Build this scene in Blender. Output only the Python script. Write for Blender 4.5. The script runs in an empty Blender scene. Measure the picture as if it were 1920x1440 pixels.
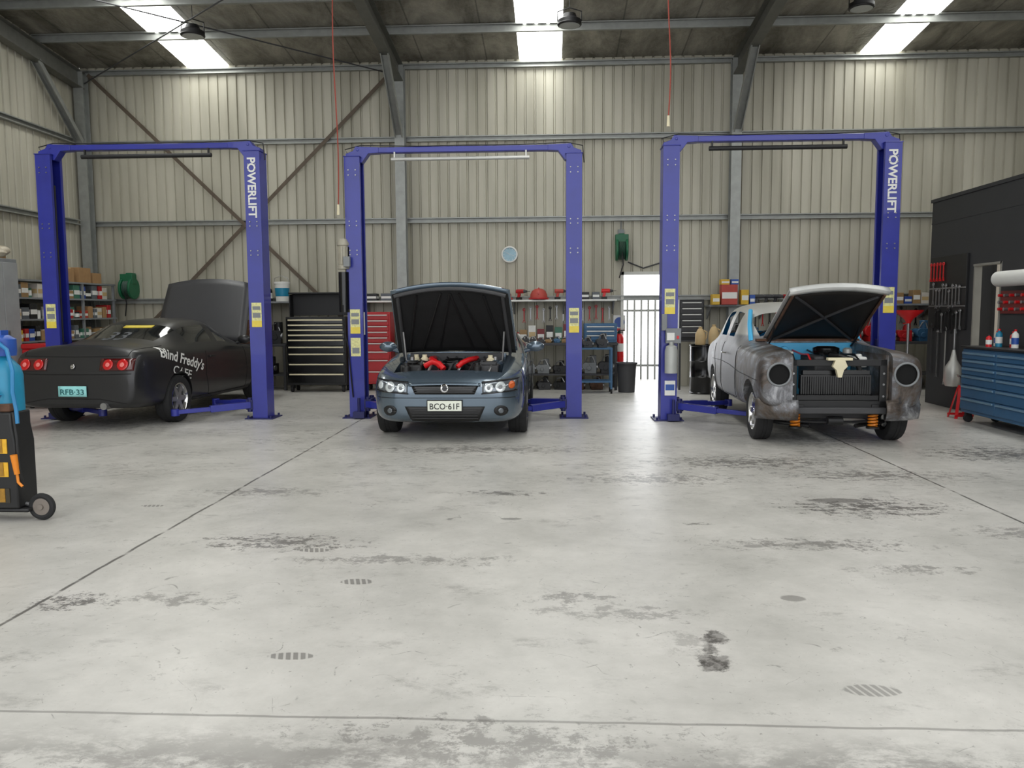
import bpy, bmesh, math, random
from mathutils import Vector, Matrix
from mathutils.bvhtree import BVHTree
random.seed(7)
sc=bpy.context.scene; COL=sc.collection
V=Vector
def lin(c):
    return tuple(((x/255)/12.92 if x/255<=.04045 else (((x/255)+.055)/1.055)**2.4) for x in c)
MC={}
def mat(name,rgb,rough=.5,metal=0,var=.1,scale=5,bump=0,emit=0,coat=0):
    if name in MC: return MC[name]
    m=bpy.data.materials.new(name); m.use_nodes=True; nt=m.node_tree; N=nt.nodes; L=nt.links
    p=N['Principled BSDF']; c=lin(rgb)
    p.inputs['Roughness'].default_value=rough; p.inputs['Metallic'].default_value=metal
    p.inputs['Coat Weight'].default_value=coat
    tc=N.new('ShaderNodeTexCoord'); no=N.new('ShaderNodeTexNoise'); no.inputs['Scale'].default_value=scale; no.inputs['Detail'].default_value=4
    L.new(tc.outputs['Object'],no.inputs['Vector'])
    mx=N.new('ShaderNodeMix'); mx.data_type='RGBA'
    mx.inputs['A'].default_value=(*[max(0,x*(1-var*2)) for x in c],1); mx.inputs['B'].default_value=(*[min(1,x*(1+var*2)) for x in c],1)
    L.new(no.outputs['Fac'],mx.inputs['Factor']); L.new(mx.outputs['Result'],p.inputs['Base Color'])
    if bump:
        b=N.new('ShaderNodeBump'); b.inputs['Strength'].default_value=bump; b.inputs['Distance'].default_value=.02
        L.new(no.outputs['Fac'],b.inputs['Height']); L.new(b.outputs['Normal'],p.inputs['Normal'])
    if emit:
        L.new(mx.outputs['Result'],p.inputs['Emission Color']); p.inputs['Emission Strength'].default_value=emit
    MC[name]=m; return m

class B:
    def __init__(s): s.v=[];s.f=[];s.mi=[];s.cur=0;s.mats=[]
    def use(s,m):
        if m not in s.mats: s.mats.append(m)
        s.cur=s.mats.index(m); return s
    def add(s,vs,fs):
        o=len(s.v); s.v+= [tuple(v) for v in vs]
        for f in fs: s.f.append([i+o for i in f]); s.mi.append(s.cur)
        return s
    def box(s,c,sz,R=None,taper=1):
        vs=[]
        for z in(-.5,.5):
            k=taper if z>0 else 1
            for x,y in((-.5,-.5),(.5,-.5),(.5,.5),(-.5,.5)):
                p=V((x*sz[0]*k,y*sz[1]*k,z*sz[2]))
                if R: p=R@p
                vs.append(p+V(c))
        return s.add(vs,[(0,3,2,1),(4,5,6,7),(0,1,5,4),(1,2,6,5),(2,3,7,6),(3,0,4,7)])
    def bx(s,x0,x1,y0,y1,z0,z1): return s.box(((x0+x1)/2,(y0+y1)/2,(z0+z1)/2),(abs(x1-x0),abs(y1-y0),abs(z1-z0)))
    def ring(s,c,ax,r,n,ref=None):
        ax=V(ax).normalized(); u=ax.orthogonal().normalized() if ref is None else (V(ref)-ax*V(ref).dot(ax)).normalized(); w=ax.cross(u)
        return [V(c)+u*r*math.cos(2*math.pi*i/n)+w*r*math.sin(2*math.pi*i/n) for i in range(n)]
    def loft(s,rings,cap=True,closed=True):
        n=len(rings[0]); vs=[p for r in rings for p in r]; fs=[]
        for k in range(len(rings)-1):
            for i in range(n if closed else n-1):
                j=(i+1)%n; fs.append((k*n+i,k*n+j,(k+1)*n+j,(k+1)*n+i))
        if cap and closed: fs.append(tuple(range(n-1,-1,-1))); fs.append(tuple(range((len(rings)-1)*n,len(rings)*n)))
        return s.add(vs,fs)
    def cyl(s,a,b,r,r2=None,n=16,cap=True):
        a=V(a);b=V(b); ax=b-a; r2=r if r2 is None else r2
        return s.loft([s.ring(a,ax,r,n),s.ring(b,ax,max(r2,1e-4),n)],cap)
    def lathe(s,prof,c=(0,0,0),ax=(0,0,1),n=20,cap=True):
        ax=V(ax).normalized(); return s.loft([s.ring(V(c)+ax*h,ax,max(r,1e-4),n) for r,h in prof],cap)
    def torus(s,c,ax,R,r,n=24,m=8):
        ax=V(ax).normalized(); rs=[]
        for k in range(m+1):
            a=2*math.pi*k/m; rs.append(s.ring(V(c)+ax*r*math.sin(a),ax,R+r*math.cos(a),n))
        return s.loft(rs,False)
    def sphere(s,c,r,n=14,m=8,sc=(1,1,1)):
        rs=[]
        for k in range(m+1):
            a=-math.pi/2+math.pi*k/m
            rs.append([V(c)+V((r*sc[0]*max(math.cos(a),1e-3)*math.cos(2*math.pi*i/n),r*sc[1]*max(math.cos(a),1e-3)*math.sin(2*math.pi*i/n),r*sc[2]*math.sin(a))) for i in range(n)])
        return s.loft(rs,True)
    def tube(s,pts,r,n=8):
        pts=[V(p) for p in pts]; rs=[]; ref=V((.31,.2,.93))
        for i,p in enumerate(pts):
            t=(pts[min(i+1,len(pts)-1)]-pts[max(i-1,0)]).normalized()
            rr=ref if abs(t.dot(ref.normalized()))<.95 else V((1,0,0))
            rs.append(s.ring(p,t,r,n,rr))
        return s.loft(rs)
    def sweep(s,prof,a,b,up=(0,0,1)):
        a=V(a);b=V(b);t=(b-a).normalized(); u=V(up); u=(u-t*u.dot(t)).normalized(); w=t.cross(u)
        return s.loft([[p+w*x+u*y for x,y in prof] for p in(a,b)])
    def prism(s,poly,plane,a,b):
        def P(p,q,h): return {'xz':(p,h,q),'yz':(h,p,q),'xy':(p,q,h)}[plane]
        return s.loft([[V(P(p,q,h)) for p,q in poly] for h in(a,b)])
    def surf(s,fn,nu,nv):
        vs=[fn(i/nu,j/nv) for j in range(nv+1) for i in range(nu+1)]
        fs=[(j*(nu+1)+i,j*(nu+1)+i+1,(j+1)*(nu+1)+i+1,(j+1)*(nu+1)+i) for j in range(nv) for i in range(nu)]
        return s.add(vs,fs)
def ibp(d,w,t=.012):
    return [(-w/2,-d/2),(w/2,-d/2),(w/2,-d/2+t),(t/2,-d/2+t),(t/2,d/2-t),(w/2,d/2-t),(w/2,d/2),(-w/2,d/2),(-w/2,d/2-t),(-t/2,d/2-t),(-t/2,-d/2+t),(-w/2,-d/2+t)]
def cp(d,w,t=.006):
    return [(0,-d/2),(w,-d/2),(w,-d/2+.02),(w-t,-d/2+.02),(w-t,-d/2+t),(t,-d/2+t),(t,d/2-t),(w-t,d/2-t),(w-t,d/2-.02),(w,d/2-.02),(w,d/2),(0,d/2)]

def finish(o,smooth,bevel,solid=0):
    me=o.data
    if smooth:
        for p in me.polygons: p.use_smooth=True
        try: me.set_sharp_from_angle(angle=math.radians(smooth if smooth is not True else 40))
        except Exception: pass
    if solid:
        m=o.modifiers.new('s','SOLIDIFY'); m.thickness=solid; m.offset=0
    if bevel:
        m=o.modifiers.new('b','BEVEL'); m.width=bevel; m.segments=2; m.limit_method='ANGLE'; m.angle_limit=math.radians(40)
def mk(name,b,m=None,parent=None,smooth=40,bevel=0,loc=None,rot=None,label=None,cat=None,kind=None,group=None,solid=0):
    me=bpy.data.meshes.new(name); me.from_pydata(b.v,[],b.f)
    mats=b.mats if b.mats else [m]
    for x in mats: me.materials.append(x)
    if b.mats: me.polygons.foreach_set('material_index',b.mi)
    bm=bmesh.new(); bm.from_mesh(me); bmesh.ops.recalc_face_normals(bm,faces=bm.faces); bm.to_mesh(me); bm.free(); me.update()
    o=bpy.data.objects.new(name,me); COL.objects.link(o)
    if parent: o.parent=parent
    if loc is not None: o.location=loc
    if rot is not None: o.rotation_euler=rot
    if label: o['label']=label
    if cat: o['category']=cat
    if kind: o['kind']=kind
    if group: o['group']=group
    finish(o,smooth,bevel,solid)
    return o
def thing(name,label,cat,loc=(0,0,0),rz=0,group=None,parent=None):
    o=bpy.data.objects.new(name,None); COL.objects.link(o); o.location=loc; o.rotation_euler=(0,0,rz); o.empty_display_size=.1
    if label: o['label']=label
    if cat: o['category']=cat
    if group: o['group']=group
    if parent: o.parent=parent
    return o
def subpart(name,parent,loc=(0,0,0)):
    return thing(name,None,None,loc,0,None,parent)
def textmesh(s,shear=0,bold=0):
    cu=bpy.data.curves.new('t','FONT'); cu.body=s; cu.size=1; cu.align_x='CENTER'; cu.shear=shear; cu.offset=bold
    cu.resolution_u=3
    o=bpy.data.objects.new('t',cu); COL.objects.link(o); bpy.context.view_layer.update()
    me=bpy.data.meshes.new_from_object(o.evaluated_get(bpy.context.evaluated_depsgraph_get()))
    bpy.data.objects.remove(o)
    return me
def lettering(s,c,xd,yd,w,h,m,parent,shear=0,bold=.0,bvh=None,ray=None,off=.01,name='lettering'):
    me=textmesh(s,shear,bold)
    xs=[v.co.x for v in me.vertices]; ys=[v.co.y for v in me.vertices]
    x0,x1,y0,y1=min(xs),max(xs),min(ys),max(ys); xd=V(xd).normalized(); yd=V(yd).normalized()
    b=B(); vs=[]
    if bvh:
        bm=bmesh.new(); bm.from_mesh(me); bmesh.ops.triangulate(bm,faces=bm.faces); bmesh.ops.subdivide_edges(bm,edges=bm.edges,cuts=1); bm.to_mesh(me); bm.free()
    for v in me.vertices:
        p=V(c)+xd*((v.co.x-(x0+x1)/2)/(x1-x0)*w)+yd*((v.co.y-(y0+y1)/2)/(y1-y0)*h)
        if bvh:
            d=V(ray); hit=bvh.ray_cast(p-d*3,d)[0]
            if hit: p=hit-d*off
        vs.append(p)
    b.add(vs,[tuple(p.vertices) for p in me.polygons])
    return mk(name,b,m,parent,smooth=0)

# ---------------- materials
galv=mat('galvanised',(150,152,148),.45,.5,.12,8)
galvd=mat('galvanised_dark',(112,112,106),.5,.5,.12,8)
blue=mat('lift_blue',(36,44,142),.38,0,.12,4,coat=.3)
blued=mat('lift_blue_dark',(25,28,85),.5,0,.1,4)
black=mat('black',(22,22,23),.5,0,.2,8)
blackg=mat('black_gloss',(12,12,13),.2,0,.1,8)
rubber=mat('rubber',(30,30,31),.8,0,.2,20)
chrome=mat('chrome',(205,205,205),.15,1,.03,4)
steel=mat('steel',(150,150,150),.35,.8,.1,6)
alu=mat('alu',(190,190,185),.4,.4,.08,6)
white=mat('white',(225,225,220),.5,0,.03,6)
cream=mat('cream',(222,212,180),.5,0,.05,6)
yellow=mat('yellow',(228,205,80),.5,0,.06,20)
yelpale=mat('sticker',(226,214,150),.5,0,.25,40)
red=mat('red',(170,24,28),.4,0,.1,6)
redb=mat('red_bright',(205,25,30),.35,0,.05,6)
orange=mat('orange',(220,130,30),.45,0,.08,8)
green=mat('green',(20,95,62),.45,0,.1,8)
cyan=mat('cyan',(30,130,165),.4,0,.08,8)
tan=mat('tan',(196,170,125),.6,0,.1,8)
card=mat('cardboard',(160,125,85),.8,0,.1,12)
tape=mat('tape',(190,165,120),.4,0,.05,12)
bluetool=mat('tool_blue',(52,94,130),.4,.1,.08,6)
bluemid=mat('blue_mid',(40,80,160),.4,0,.08,6)
greyp=mat('grey_paint',(125,128,130),.5,0,.08,6)
dgrey=mat('dark_grey',(60,60,62),.6,0,.12,6)
glass=mat('dark_glass',(20,23,26),.06,0,.1,3,coat=.5)
brown=mat('rust',(95,68,52),.7,.2,.35,9)
pink=mat('red_faded',(175,70,60),.6,0,.1,9)

# ---------------- shell
def roofz(y): return 6.37+.1*(16-y)
XL,XR,YB,YF=-9.4,10.0,16.0,-1.5
def corr(name,p,d,out,length,zt,zb,m):
    b=B(); t=0; d=V(d);out=V(out); cols=[]
    while t<length:
        for a,o in((0,0),(.125,0),(.137,.032),(.163,.032),(.175,0)): cols.append((t+a,o))
        t+=.19
    cols.append((min(t,length),0))
    zs=[]
    for t,o in cols:
        q=V(p)+d*min(t,length)+out*o; zs.append((q,zb(t),zt(t)))
    for k in range(len(zs)-1):
        q,a,c=zs[k]; q2,a2,c2=zs[k+1]; zz=max(a,a2)
        b.add([(q.x,q.y,zz),(q2.x,q2.y,zz),(q2.x,q2.y,c2),(q.x,q.y,c)],[(0,1,2,3)])
    o=mk(name,b,m,smooth=0,kind='structure'); return o
wm=bpy.data.materials.new('cladding'); wm.use_nodes=True; nt=wm.node_tree; N=nt.nodes; L=nt.links; p=N['Principled BSDF']
p.inputs['Roughness'].default_value=.5; p.inputs['Metallic'].default_value=.1
tc=N.new('ShaderNodeTexCoord'); mp=N.new('ShaderNodeMapping'); mp.inputs['Scale'].default_value=(1,1,.12); no=N.new('ShaderNodeTexNoise'); no.inputs['Scale'].default_value=2.2; no.inputs['Detail'].default_value=6
L.new(tc.outputs['Object'],mp.inputs['Vector']); L.new(mp.outputs['Vector'],no.inputs['Vector'])
cr=N.new('ShaderNodeValToRGB'); cr.color_ramp.elements[0].position=.3; cr.color_ramp.elements[0].color=(*lin((156,152,136)),1); cr.color_ramp.elements[1].position=.7; cr.color_ramp.elements[1].color=(*lin((190,186,170)),1)
L.new(no.outputs['Fac'],cr.inputs['Fac']); L.new(cr.outputs['Color'],p.inputs['Base Color'])
DX0,DX1,DZ=1.42,2.30,2.2
def zbk(t):
    x=XL+t; return DZ if DX0<=x<=DX1 else 0
corr('wall_back',(XL,YB,0),(1,0,0),(0,1,0),XR-XL,lambda t:roofz(YB),zbk,wm)
corr('wall_left',(XL,YF,0),(0,1,0),(-1,0,0),YB-YF,lambda t:roofz(YF+t),lambda t:0,wm)
corr('wall_right',(XR,YF,0),(0,1,0),(1,0,0),YB-YF,lambda t:roofz(YF+t),lambda t:0,wm)
# floor
fm=bpy.data.materials.new('concrete'); fm.use_nodes=True; nt=fm.node_tree; N=nt.nodes; L=nt.links; p=N['Principled BSDF']
tc=N.new('ShaderNodeTexCoord'); OB=tc.outputs['Object']
def noise(s,det=6,rough=.6,sc3=None,dist=0,loc=None):
    n=N.new('ShaderNodeTexNoise'); n.inputs['Scale'].default_value=s; n.inputs['Detail'].default_value=det; n.inputs['Roughness'].default_value=rough; n.inputs['Distortion'].default_value=dist
    if sc3 or loc:
        m=N.new('ShaderNodeMapping'); m.inputs['Scale'].default_value=sc3 or (1,1,1); m.inputs['Location'].default_value=loc or (0,0,0); L.new(OB,m.inputs['Vector']); L.new(m.outputs['Vector'],n.inputs['Vector'])
    else: L.new(OB,n.inputs['Vector'])
    return n.outputs['Fac']
def M(op,a,b=None,c=None):
    n=N.new('ShaderNodeMath'); n.operation=op
    for i,x in enumerate((a,b,c)):
        if x is None: continue
        if isinstance(x,(int,float)): n.inputs[i].default_value=x
        else: L.new(x,n.inputs[i])
    return n.outputs[0]
def ss(x,a,b):
    n=N.new('ShaderNodeMapRange'); n.interpolation_type='SMOOTHSTEP'; n.inputs['From Min'].default_value=a; n.inputs['From Max'].default_value=b
    L.new(x,n.inputs['Value']); return n.outputs['Result']
sep=N.new('ShaderNodeSeparateXYZ'); L.new(OB,sep.inputs[0]); X,Y=sep.outputs['X'],sep.outputs['Y']
cr=N.new('ShaderNodeValToRGB'); e=cr.color_ramp.elements; e[0].position=.34; e[0].color=(*lin((172,170,164)),1); e[1].position=.64; e[1].color=(*lin((204,201,195)),1)
L.new(noise(.8,10,.72,None,.1),cr.inputs['Fac'])
fine=noise(14,5,.7); patch=noise(.7,4,.6,(1,1.6,1)); brk=noise(7,7,.75,(1,1.8,1)); scf=noise(2.6,10,.8,(1,1.7,1),.1)
scuff=noise(9,8,.82,(1,1.2,1),.1)
dark=M('MULTIPLY',M('MULTIPLY',ss(scf,.53,.66),ss(patch,.47,.6)),.4)
d2=M('MULTIPLY',M('MULTIPLY',ss(scuff,.56,.67),ss(noise(1.3,4,.6,None,.2,(3,7,0)),.48,.6)),.5); dark=M('MAXIMUM',dark,d2)
far=M('MULTIPLY',M('MULTIPLY',ss(brk,.5,.62),ss(Y,5.5,8.)),M('MULTIPLY',ss(noise(.9,4,.6,(1,2,1)),.46,.58),.5))
dark=M('MAXIMUM',dark,far)
nearf=M('MULTIPLY',M('SUBTRACT',1,ss(M('ADD',Y,M('MULTIPLY',patch,.5)),2.75,3.05)),M('MULTIPLY',ss(scf,.42,.56),.5)); dark=M('MAXIMUM',dark,nearf)
specks=M('MULTIPLY',ss(noise(26,4,.8),.63,.68),.5); dark=M('MAXIMUM',dark,specks)
for sc_,lc,th in((1.1,(0,0,0),.0014),(1.7,(5,2,0),.002),(2.6,(1,9,0),.0028)):
    ln=M('SUBTRACT',1,ss(M('ABSOLUTE',M('SUBTRACT',noise(sc_,1.5,.4,None,0,lc),.5)),th*.4,th)); ln=M('MULTIPLY',M('MULTIPLY',ln,ss(brk,.5,.56)),M('MULTIPLY',ss(noise(1.9,3,.6,None,0,(lc[1],4,0)),.52,.6),.5)); dark=M('MAXIMUM',dark,ln)
def stain(x,y,rx,ry,k,kind=0):
    global dark
    dx=M('DIVIDE',M('SUBTRACT',X,x),rx); dy=M('DIVIDE',M('SUBTRACT',Y,y),ry)
    d=M('SQRT',M('ADD',M('MULTIPLY',dx,dx),M('MULTIPLY',dy,dy)))
    if kind==0:
        v=M('MULTIPLY',ss(M('ADD',M('MULTIPLY',M('SUBTRACT',1,d),.6),M('MULTIPLY',M('SUBTRACT',scuff,.5),5.)),.15,.6),k)
        v=M('MULTIPLY',v,M('SUBTRACT',1,ss(d,.9,1.5)))
    elif kind==1:
        v=M('MULTIPLY',M('SUBTRACT',1,ss(M('ADD',d,M('MULTIPLY',M('SUBTRACT',fine,.5),.5)),.85,1.0)),k)
        w=ss(M('SINE',M('MULTIPLY',M('ADD',X,M('MULTIPLY',Y,.3)),190.)),-.7,-.2); v=M('MULTIPLY',v,M('ADD',.15,M('MULTIPLY',w,.85)))
    elif kind==3:
        v=M('MULTIPLY',ss(M('ADD',M('MULTIPLY',M('SUBTRACT',1,d),1.6),M('MULTIPLY',M('SUBTRACT',scuff,.5),4.)),.1,.7),k)
        v=M('MULTIPLY',v,M('ADD',.55,M('MULTIPLY',ss(fine,.4,.6),.45)))
        v=M('MULTIPLY',v,M('SUBTRACT',1,ss(d,1.2,1.7)))
    else:
        v=M('MULTIPLY',M('SUBTRACT',1,ss(M('ADD',d,M('MULTIPLY',M('SUBTRACT',brk,.5),1.2)),.8,1.05)),k)
    dark=M('MAXIMUM',dark,v)
for s in [(.745,3.60,.075,.09,.9,3),(.69,3.33,.095,.11,.95,3),(.70,3.47,.05,.08,.8,3),(.62,3.52,.14,.16,.3,0),(-1.14,3.33,.11,.04,.6,1),(-1.09,4.30,.1,.05,.6,1),(-1.5,4.88,.11,.045,.55,1),(1.26,3.10,.12,.055,.5,1),
  (1.26,4.12,.065,.05,.5,2),(1.28,5.05,.07,.035,.45,2),(-.30,5.68,.085,.035,.55,2),(2.25,6.3,.24,.08,.6,2),(1.03,5.57,.12,.04,.6,0),(-3.12,6.0,.1,.035,.6,1),
  (2.4,6.1,.7,.35,.8,0),(1.9,7.9,1.1,.4,.65,0),(-.8,8.6,1.3,.3,.65,0),(-2.5,3.95,.25,.14,.8,0),(4.7,8.4,1.0,.5,.75,0),(-1.8,5.05,.6,.2,.7,0),(-2.4,6.5,.7,.2,.5,0),
  (.9,7.1,.9,.3,.6,0),(-.4,6.5,.4,.12,.7,0),(2.9,7.3,.9,.3,.6,0),(-.2,2.65,.8,.2,.5,0),(1.7,5.1,.8,.15,.6,0),(.1,4.1,.3,.1,.5,0),(-2.0,4.0,.4,.1,.5,0),(-.9,4.7,.8,.12,.5,0),(.3,3.9,.5,.12,.4,0),(1.3,2.4,.7,.2,.5,0),
  (3.2,9.6,.9,.9,.5,0),(-6,11.5,1.1,2.0,.6,0),(3.2,5.4,.5,.2,.5,0),(-1.2,2.4,.7,.15,.5,0),(2.1,4.6,.4,.1,.5,0)]: stain(*s)
mx=N.new('ShaderNodeMix'); mx.data_type='RGBA'; L.new(dark,mx.inputs['Factor']); L.new(cr.outputs['Color'],mx.inputs['A']); mx.inputs['B'].default_value=(*lin((58,54,50)),1)
jn=M('MULTIPLY',M('SUBTRACT',noise(2.5,4,.6),.5),.03)
def joint(coord,c,w):
    return M('SUBTRACT',1,ss(M('ABSOLUTE',M('SUBTRACT',M('ADD',coord,jn),c)),w*.4,w))
j=M('MAXIMUM',M('MAXIMUM',M('MULTIPLY',joint(X,-2.67,.016),ss(noise(5,3,.6),.3,.5)),M('MULTIPLY',joint(X,3.3,.015),ss(noise(5,3,.6),.3,.5))),M('MULTIPLY',joint(Y,2.81,.011),.55))
mj=N.new('ShaderNodeMix'); mj.data_type='RGBA'; L.new(M('MULTIPLY',j,.85),mj.inputs['Factor']); L.new(mx.outputs['Result'],mj.inputs['A']); mj.inputs['B'].default_value=(*lin((60,57,52)),1)
L.new(mj.outputs['Result'],p.inputs['Base Color'])
L.new(M('ADD',.27,M('MULTIPLY',fine,.22)),p.inputs['Roughness'])
bp=N.new('ShaderNodeBump'); bp.inputs['Strength'].default_value=.08; bp.inputs['Distance'].default_value=.01; L.new(brk,bp.inputs['Height']); L.new(bp.outputs['Normal'],p.inputs['Normal'])
b=B(); b.bx(-14,14,-6,22,-.12,0); mk('floor',b,fm,smooth=0,kind='structure')
# ceiling + skylights
cm=bpy.data.materials.new('foil'); cm.use_nodes=True; nt=cm.node_tree; N=nt.nodes; L=nt.links; p=N['Principled BSDF']
tc=N.new('ShaderNodeTexCoord'); OB=tc.outputs['Object']
p.inputs['Roughness'].default_value=.42; p.inputs['Metallic'].default_value=.3
n1=noise(1.8,8,.7,(1,.4,1),.5); cr=N.new('ShaderNodeValToRGB'); cr.color_ramp.elements[0].position=.35; cr.color_ramp.elements[0].color=(*lin((96,92,82)),1); cr.color_ramp.elements[1].position=.68; cr.color_ramp.elements[1].color=(*lin((180,175,162)),1)
L.new(n1,cr.inputs['Fac'])
sep=N.new('ShaderNodeSeparateXYZ'); L.new(OB,sep.inputs[0])
sn_=M('ABSOLUTE',M('SUBTRACT',M('FRACT',M('DIVIDE',sep.outputs['X'],1.25)),.5)); sl=ss(sn_,.485,.495)
mx=N.new('ShaderNodeMix'); mx.data_type='RGBA'; L.new(M('MULTIPLY',sl,.6),mx.inputs['Factor']); L.new(cr.outputs['Color'],mx.inputs['A']); mx.inputs['B'].default_value=(.03,.03,.03,1)
L.new(mx.outputs['Result'],p.inputs['Base Color'])
bp=N.new('ShaderNodeBump'); bp.inputs['Strength'].default_value=.6; bp.inputs['Distance'].default_value=.06; L.new(noise(5,6,.65,None,.4),bp.inputs['Height']); L.new(bp.outputs['Normal'],p.inputs['Normal'])
SK=[(-7.22,-6.36),(-.62,.2),(5.86,6.62)]
edges=[XL-.1]+[v for s in SK for v in s]+[XR+.1]
b=B()
for k in range(0,len(edges),2):
    x0,x1=edges[k],edges[k+1]
    b.add([(x0,YB+.05,roofz(YB+.05)),(x1,YB+.05,roofz(YB+.05)),(x1,YF,roofz(YF)),(x0,YF,roofz(YF))],[(0,1,2,3)])
mk('ceiling',b,cm,smooth=0,kind='structure')
skm=mat('skylight',(250,252,248),.4,0,.02,3,emit=6.5)
for i,(x0,x1) in enumerate(SK):
    b=B()
    def f(u,v,x0=x0,x1=x1): 
        y=YB+.05+(YF-YB)*v; return (x0+(x1-x0)*u,y,roofz(y)+.02*math.sin(u*math.pi*8))
    b.surf(f,32,2); mk('window_%d'%(i+1),b,skm,smooth=60,kind='structure')
y=14.5
while y>1:
    b=B(); b.sweep(cp(.15,.06),(XL+.02,y,roofz(y)-.08),(XR-.02,y,roofz(y)-.08)); 
    mk('roof_purlin',b,galv,smooth=0,label='galvanised steel C-section purlin under the roof sheeting',cat='roof beam',group='roof purlins'); y-=1.25
CX=[-9.25,-2.93,3.5,9.85]
for x in CX:
    b=B(); top=V((x,15.76,roofz(15.76)-.34)); b.sweep(ibp(.32,.18),top,(x,YF+.1,roofz(YF+.1)-.34))
    mk('roof_rafter',b,galvd,smooth=0,label='dark steel I-beam rafter carrying the roof purlins',cat='roof beam',group='roof rafters')
    r=thing('steel_column','galvanised steel column with diagonal knee brace against the clad wall','column',(x,15.76,0),group='wall columns')
    b=B(); b.sweep(ibp(.2,.19),(0,0,.02),(0,0,roofz(15.76)-.17),(0,1,0)); mk('shaft',b,galv,r,smooth=0)
    b=B(); b.box((0,0,.01),(.3,.26,.02)); mk('base_plate',b,galvd,r,smooth=0)
    b=B(); b.sweep(cp(.15,.09),(.0,-1.35,6.08),(.0,-.11,4.9),(1,0,0)); mk('knee_brace',b,galv,r,smooth=0)
for z in(1.75,3.3,4.87,6.25):
    b=B(); b.prism([(15.90,z-.05),(15.98,z-.05),(15.98,z+.05),(15.90,z+.05),(15.90,z+.03),(15.915,z+.035),(15.965,z+.035),(15.965,z-.035),(15.915,z-.035),(15.90,z-.03)],'yz',XL+.03,XR-.03)
    mk('wall_girt',b,galv,smooth=0,label='horizontal galvanised wall girt behind the columns',cat='wall beam',group='back wall girts')
    b=B(); x=XL; b.prism([(x+.01,z-.05),(x+.1,z-.05),(x+.1,z-.03),(x+.03,z-.03),(x+.03,z+.03),(x+.1,z+.03),(x+.1,z+.05),(x+.01,z+.05)],'xz',YF,15.6)
    mk('wall_girt',b,galv,smooth=0,label='horizontal galvanised girt along the side wall cladding',cat='wall beam',group='side wall girts')
def strap(p0,p1,name,label):
    b=B(); b.sweep([(-.004,-.035),(.004,-.035),(.004,.035),(-.004,.035)],p0,p1,(0,0,1)); mk(name,b,mat('strap',(95,84,72),.6,.4,.2,9),smooth=0,label=label,cat='brace')
strap((-9.15,15.84,6.2),(-3.05,15.84,.3),'cross_brace','rusty flat steel strap bracing diagonally across the wall bay')
strap((-3.05,15.88,6.2),(-9.15,15.88,.3),'cross_brace','rusty flat steel strap bracing diagonally across the wall bay')
for p0,p1 in(((-9.2,15.8,6.02),(-2.95,11.0,6.5)),((-2.95,15.8,6.05),(-9.2,11.0,6.53)),((-9.2,10.9,6.5),(-2.95,6,7.0))):
    b=B(); b.tube([p0,p1],.012,6); mk('bracing_rod',b,dgrey,label='thin dark steel bracing rod under the roof',cat='brace')

# high bay lamps
for x,y,z in((-5.85,13.25,6.02),(.29,13.25,6.05),(4.85,13.25,6.2)):
    r=thing('high_bay_lamp','round black industrial high-bay lamp hanging from the roof','lamp',(x,y,z),group='high bay lamps')
    b=B(); b.lathe([(.17,-.02),(.19,0),(.19,.06),(.12,.10),(.1,.16),(.03,.18)],n=24); b.torus((0,0,0),(0,0,1),.18,.015); mk('housing',b,black,r)
    b=B(); b.lathe([(.0,-.022),(.165,-.022),(.165,-.004),(0,-.004)],n=24); mk('lens',b,mat('lens',(150,155,155),.2,0,.1,4),r)
    b=B(); b.tube([(-.19,0,.05),(-.19,0,.2),(0,0,.26),(.19,0,.2),(.19,0,.05)],.01,6); b.tube([(0,0,.26),(0,0,roofz(y)-z-.005)],.006,6); mk('bracket',b,black,r)
# hanging hoses
for x,y,zb in((-2.92,11.0,2.95),(1.52,10.75,4.0)):
    r=thing('air_line','thin red air hose hanging straight down from the roof','hose',(x,y,0))
    pts=[(.02*math.sin(t*.7),.01*math.cos(t),zb+(roofz(y)-.01-zb)*t/12) for t in range(13)]
    b=B(); b.tube(pts,.009,6); mk('hose',b,mat('hose_red',(150,60,45),.6,0,.1,5),r)
    b=B(); b.cyl((0,0,zb-.12),(0,0,zb+.02),.022,.016); mk('coupling',b,cream,r)

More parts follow.
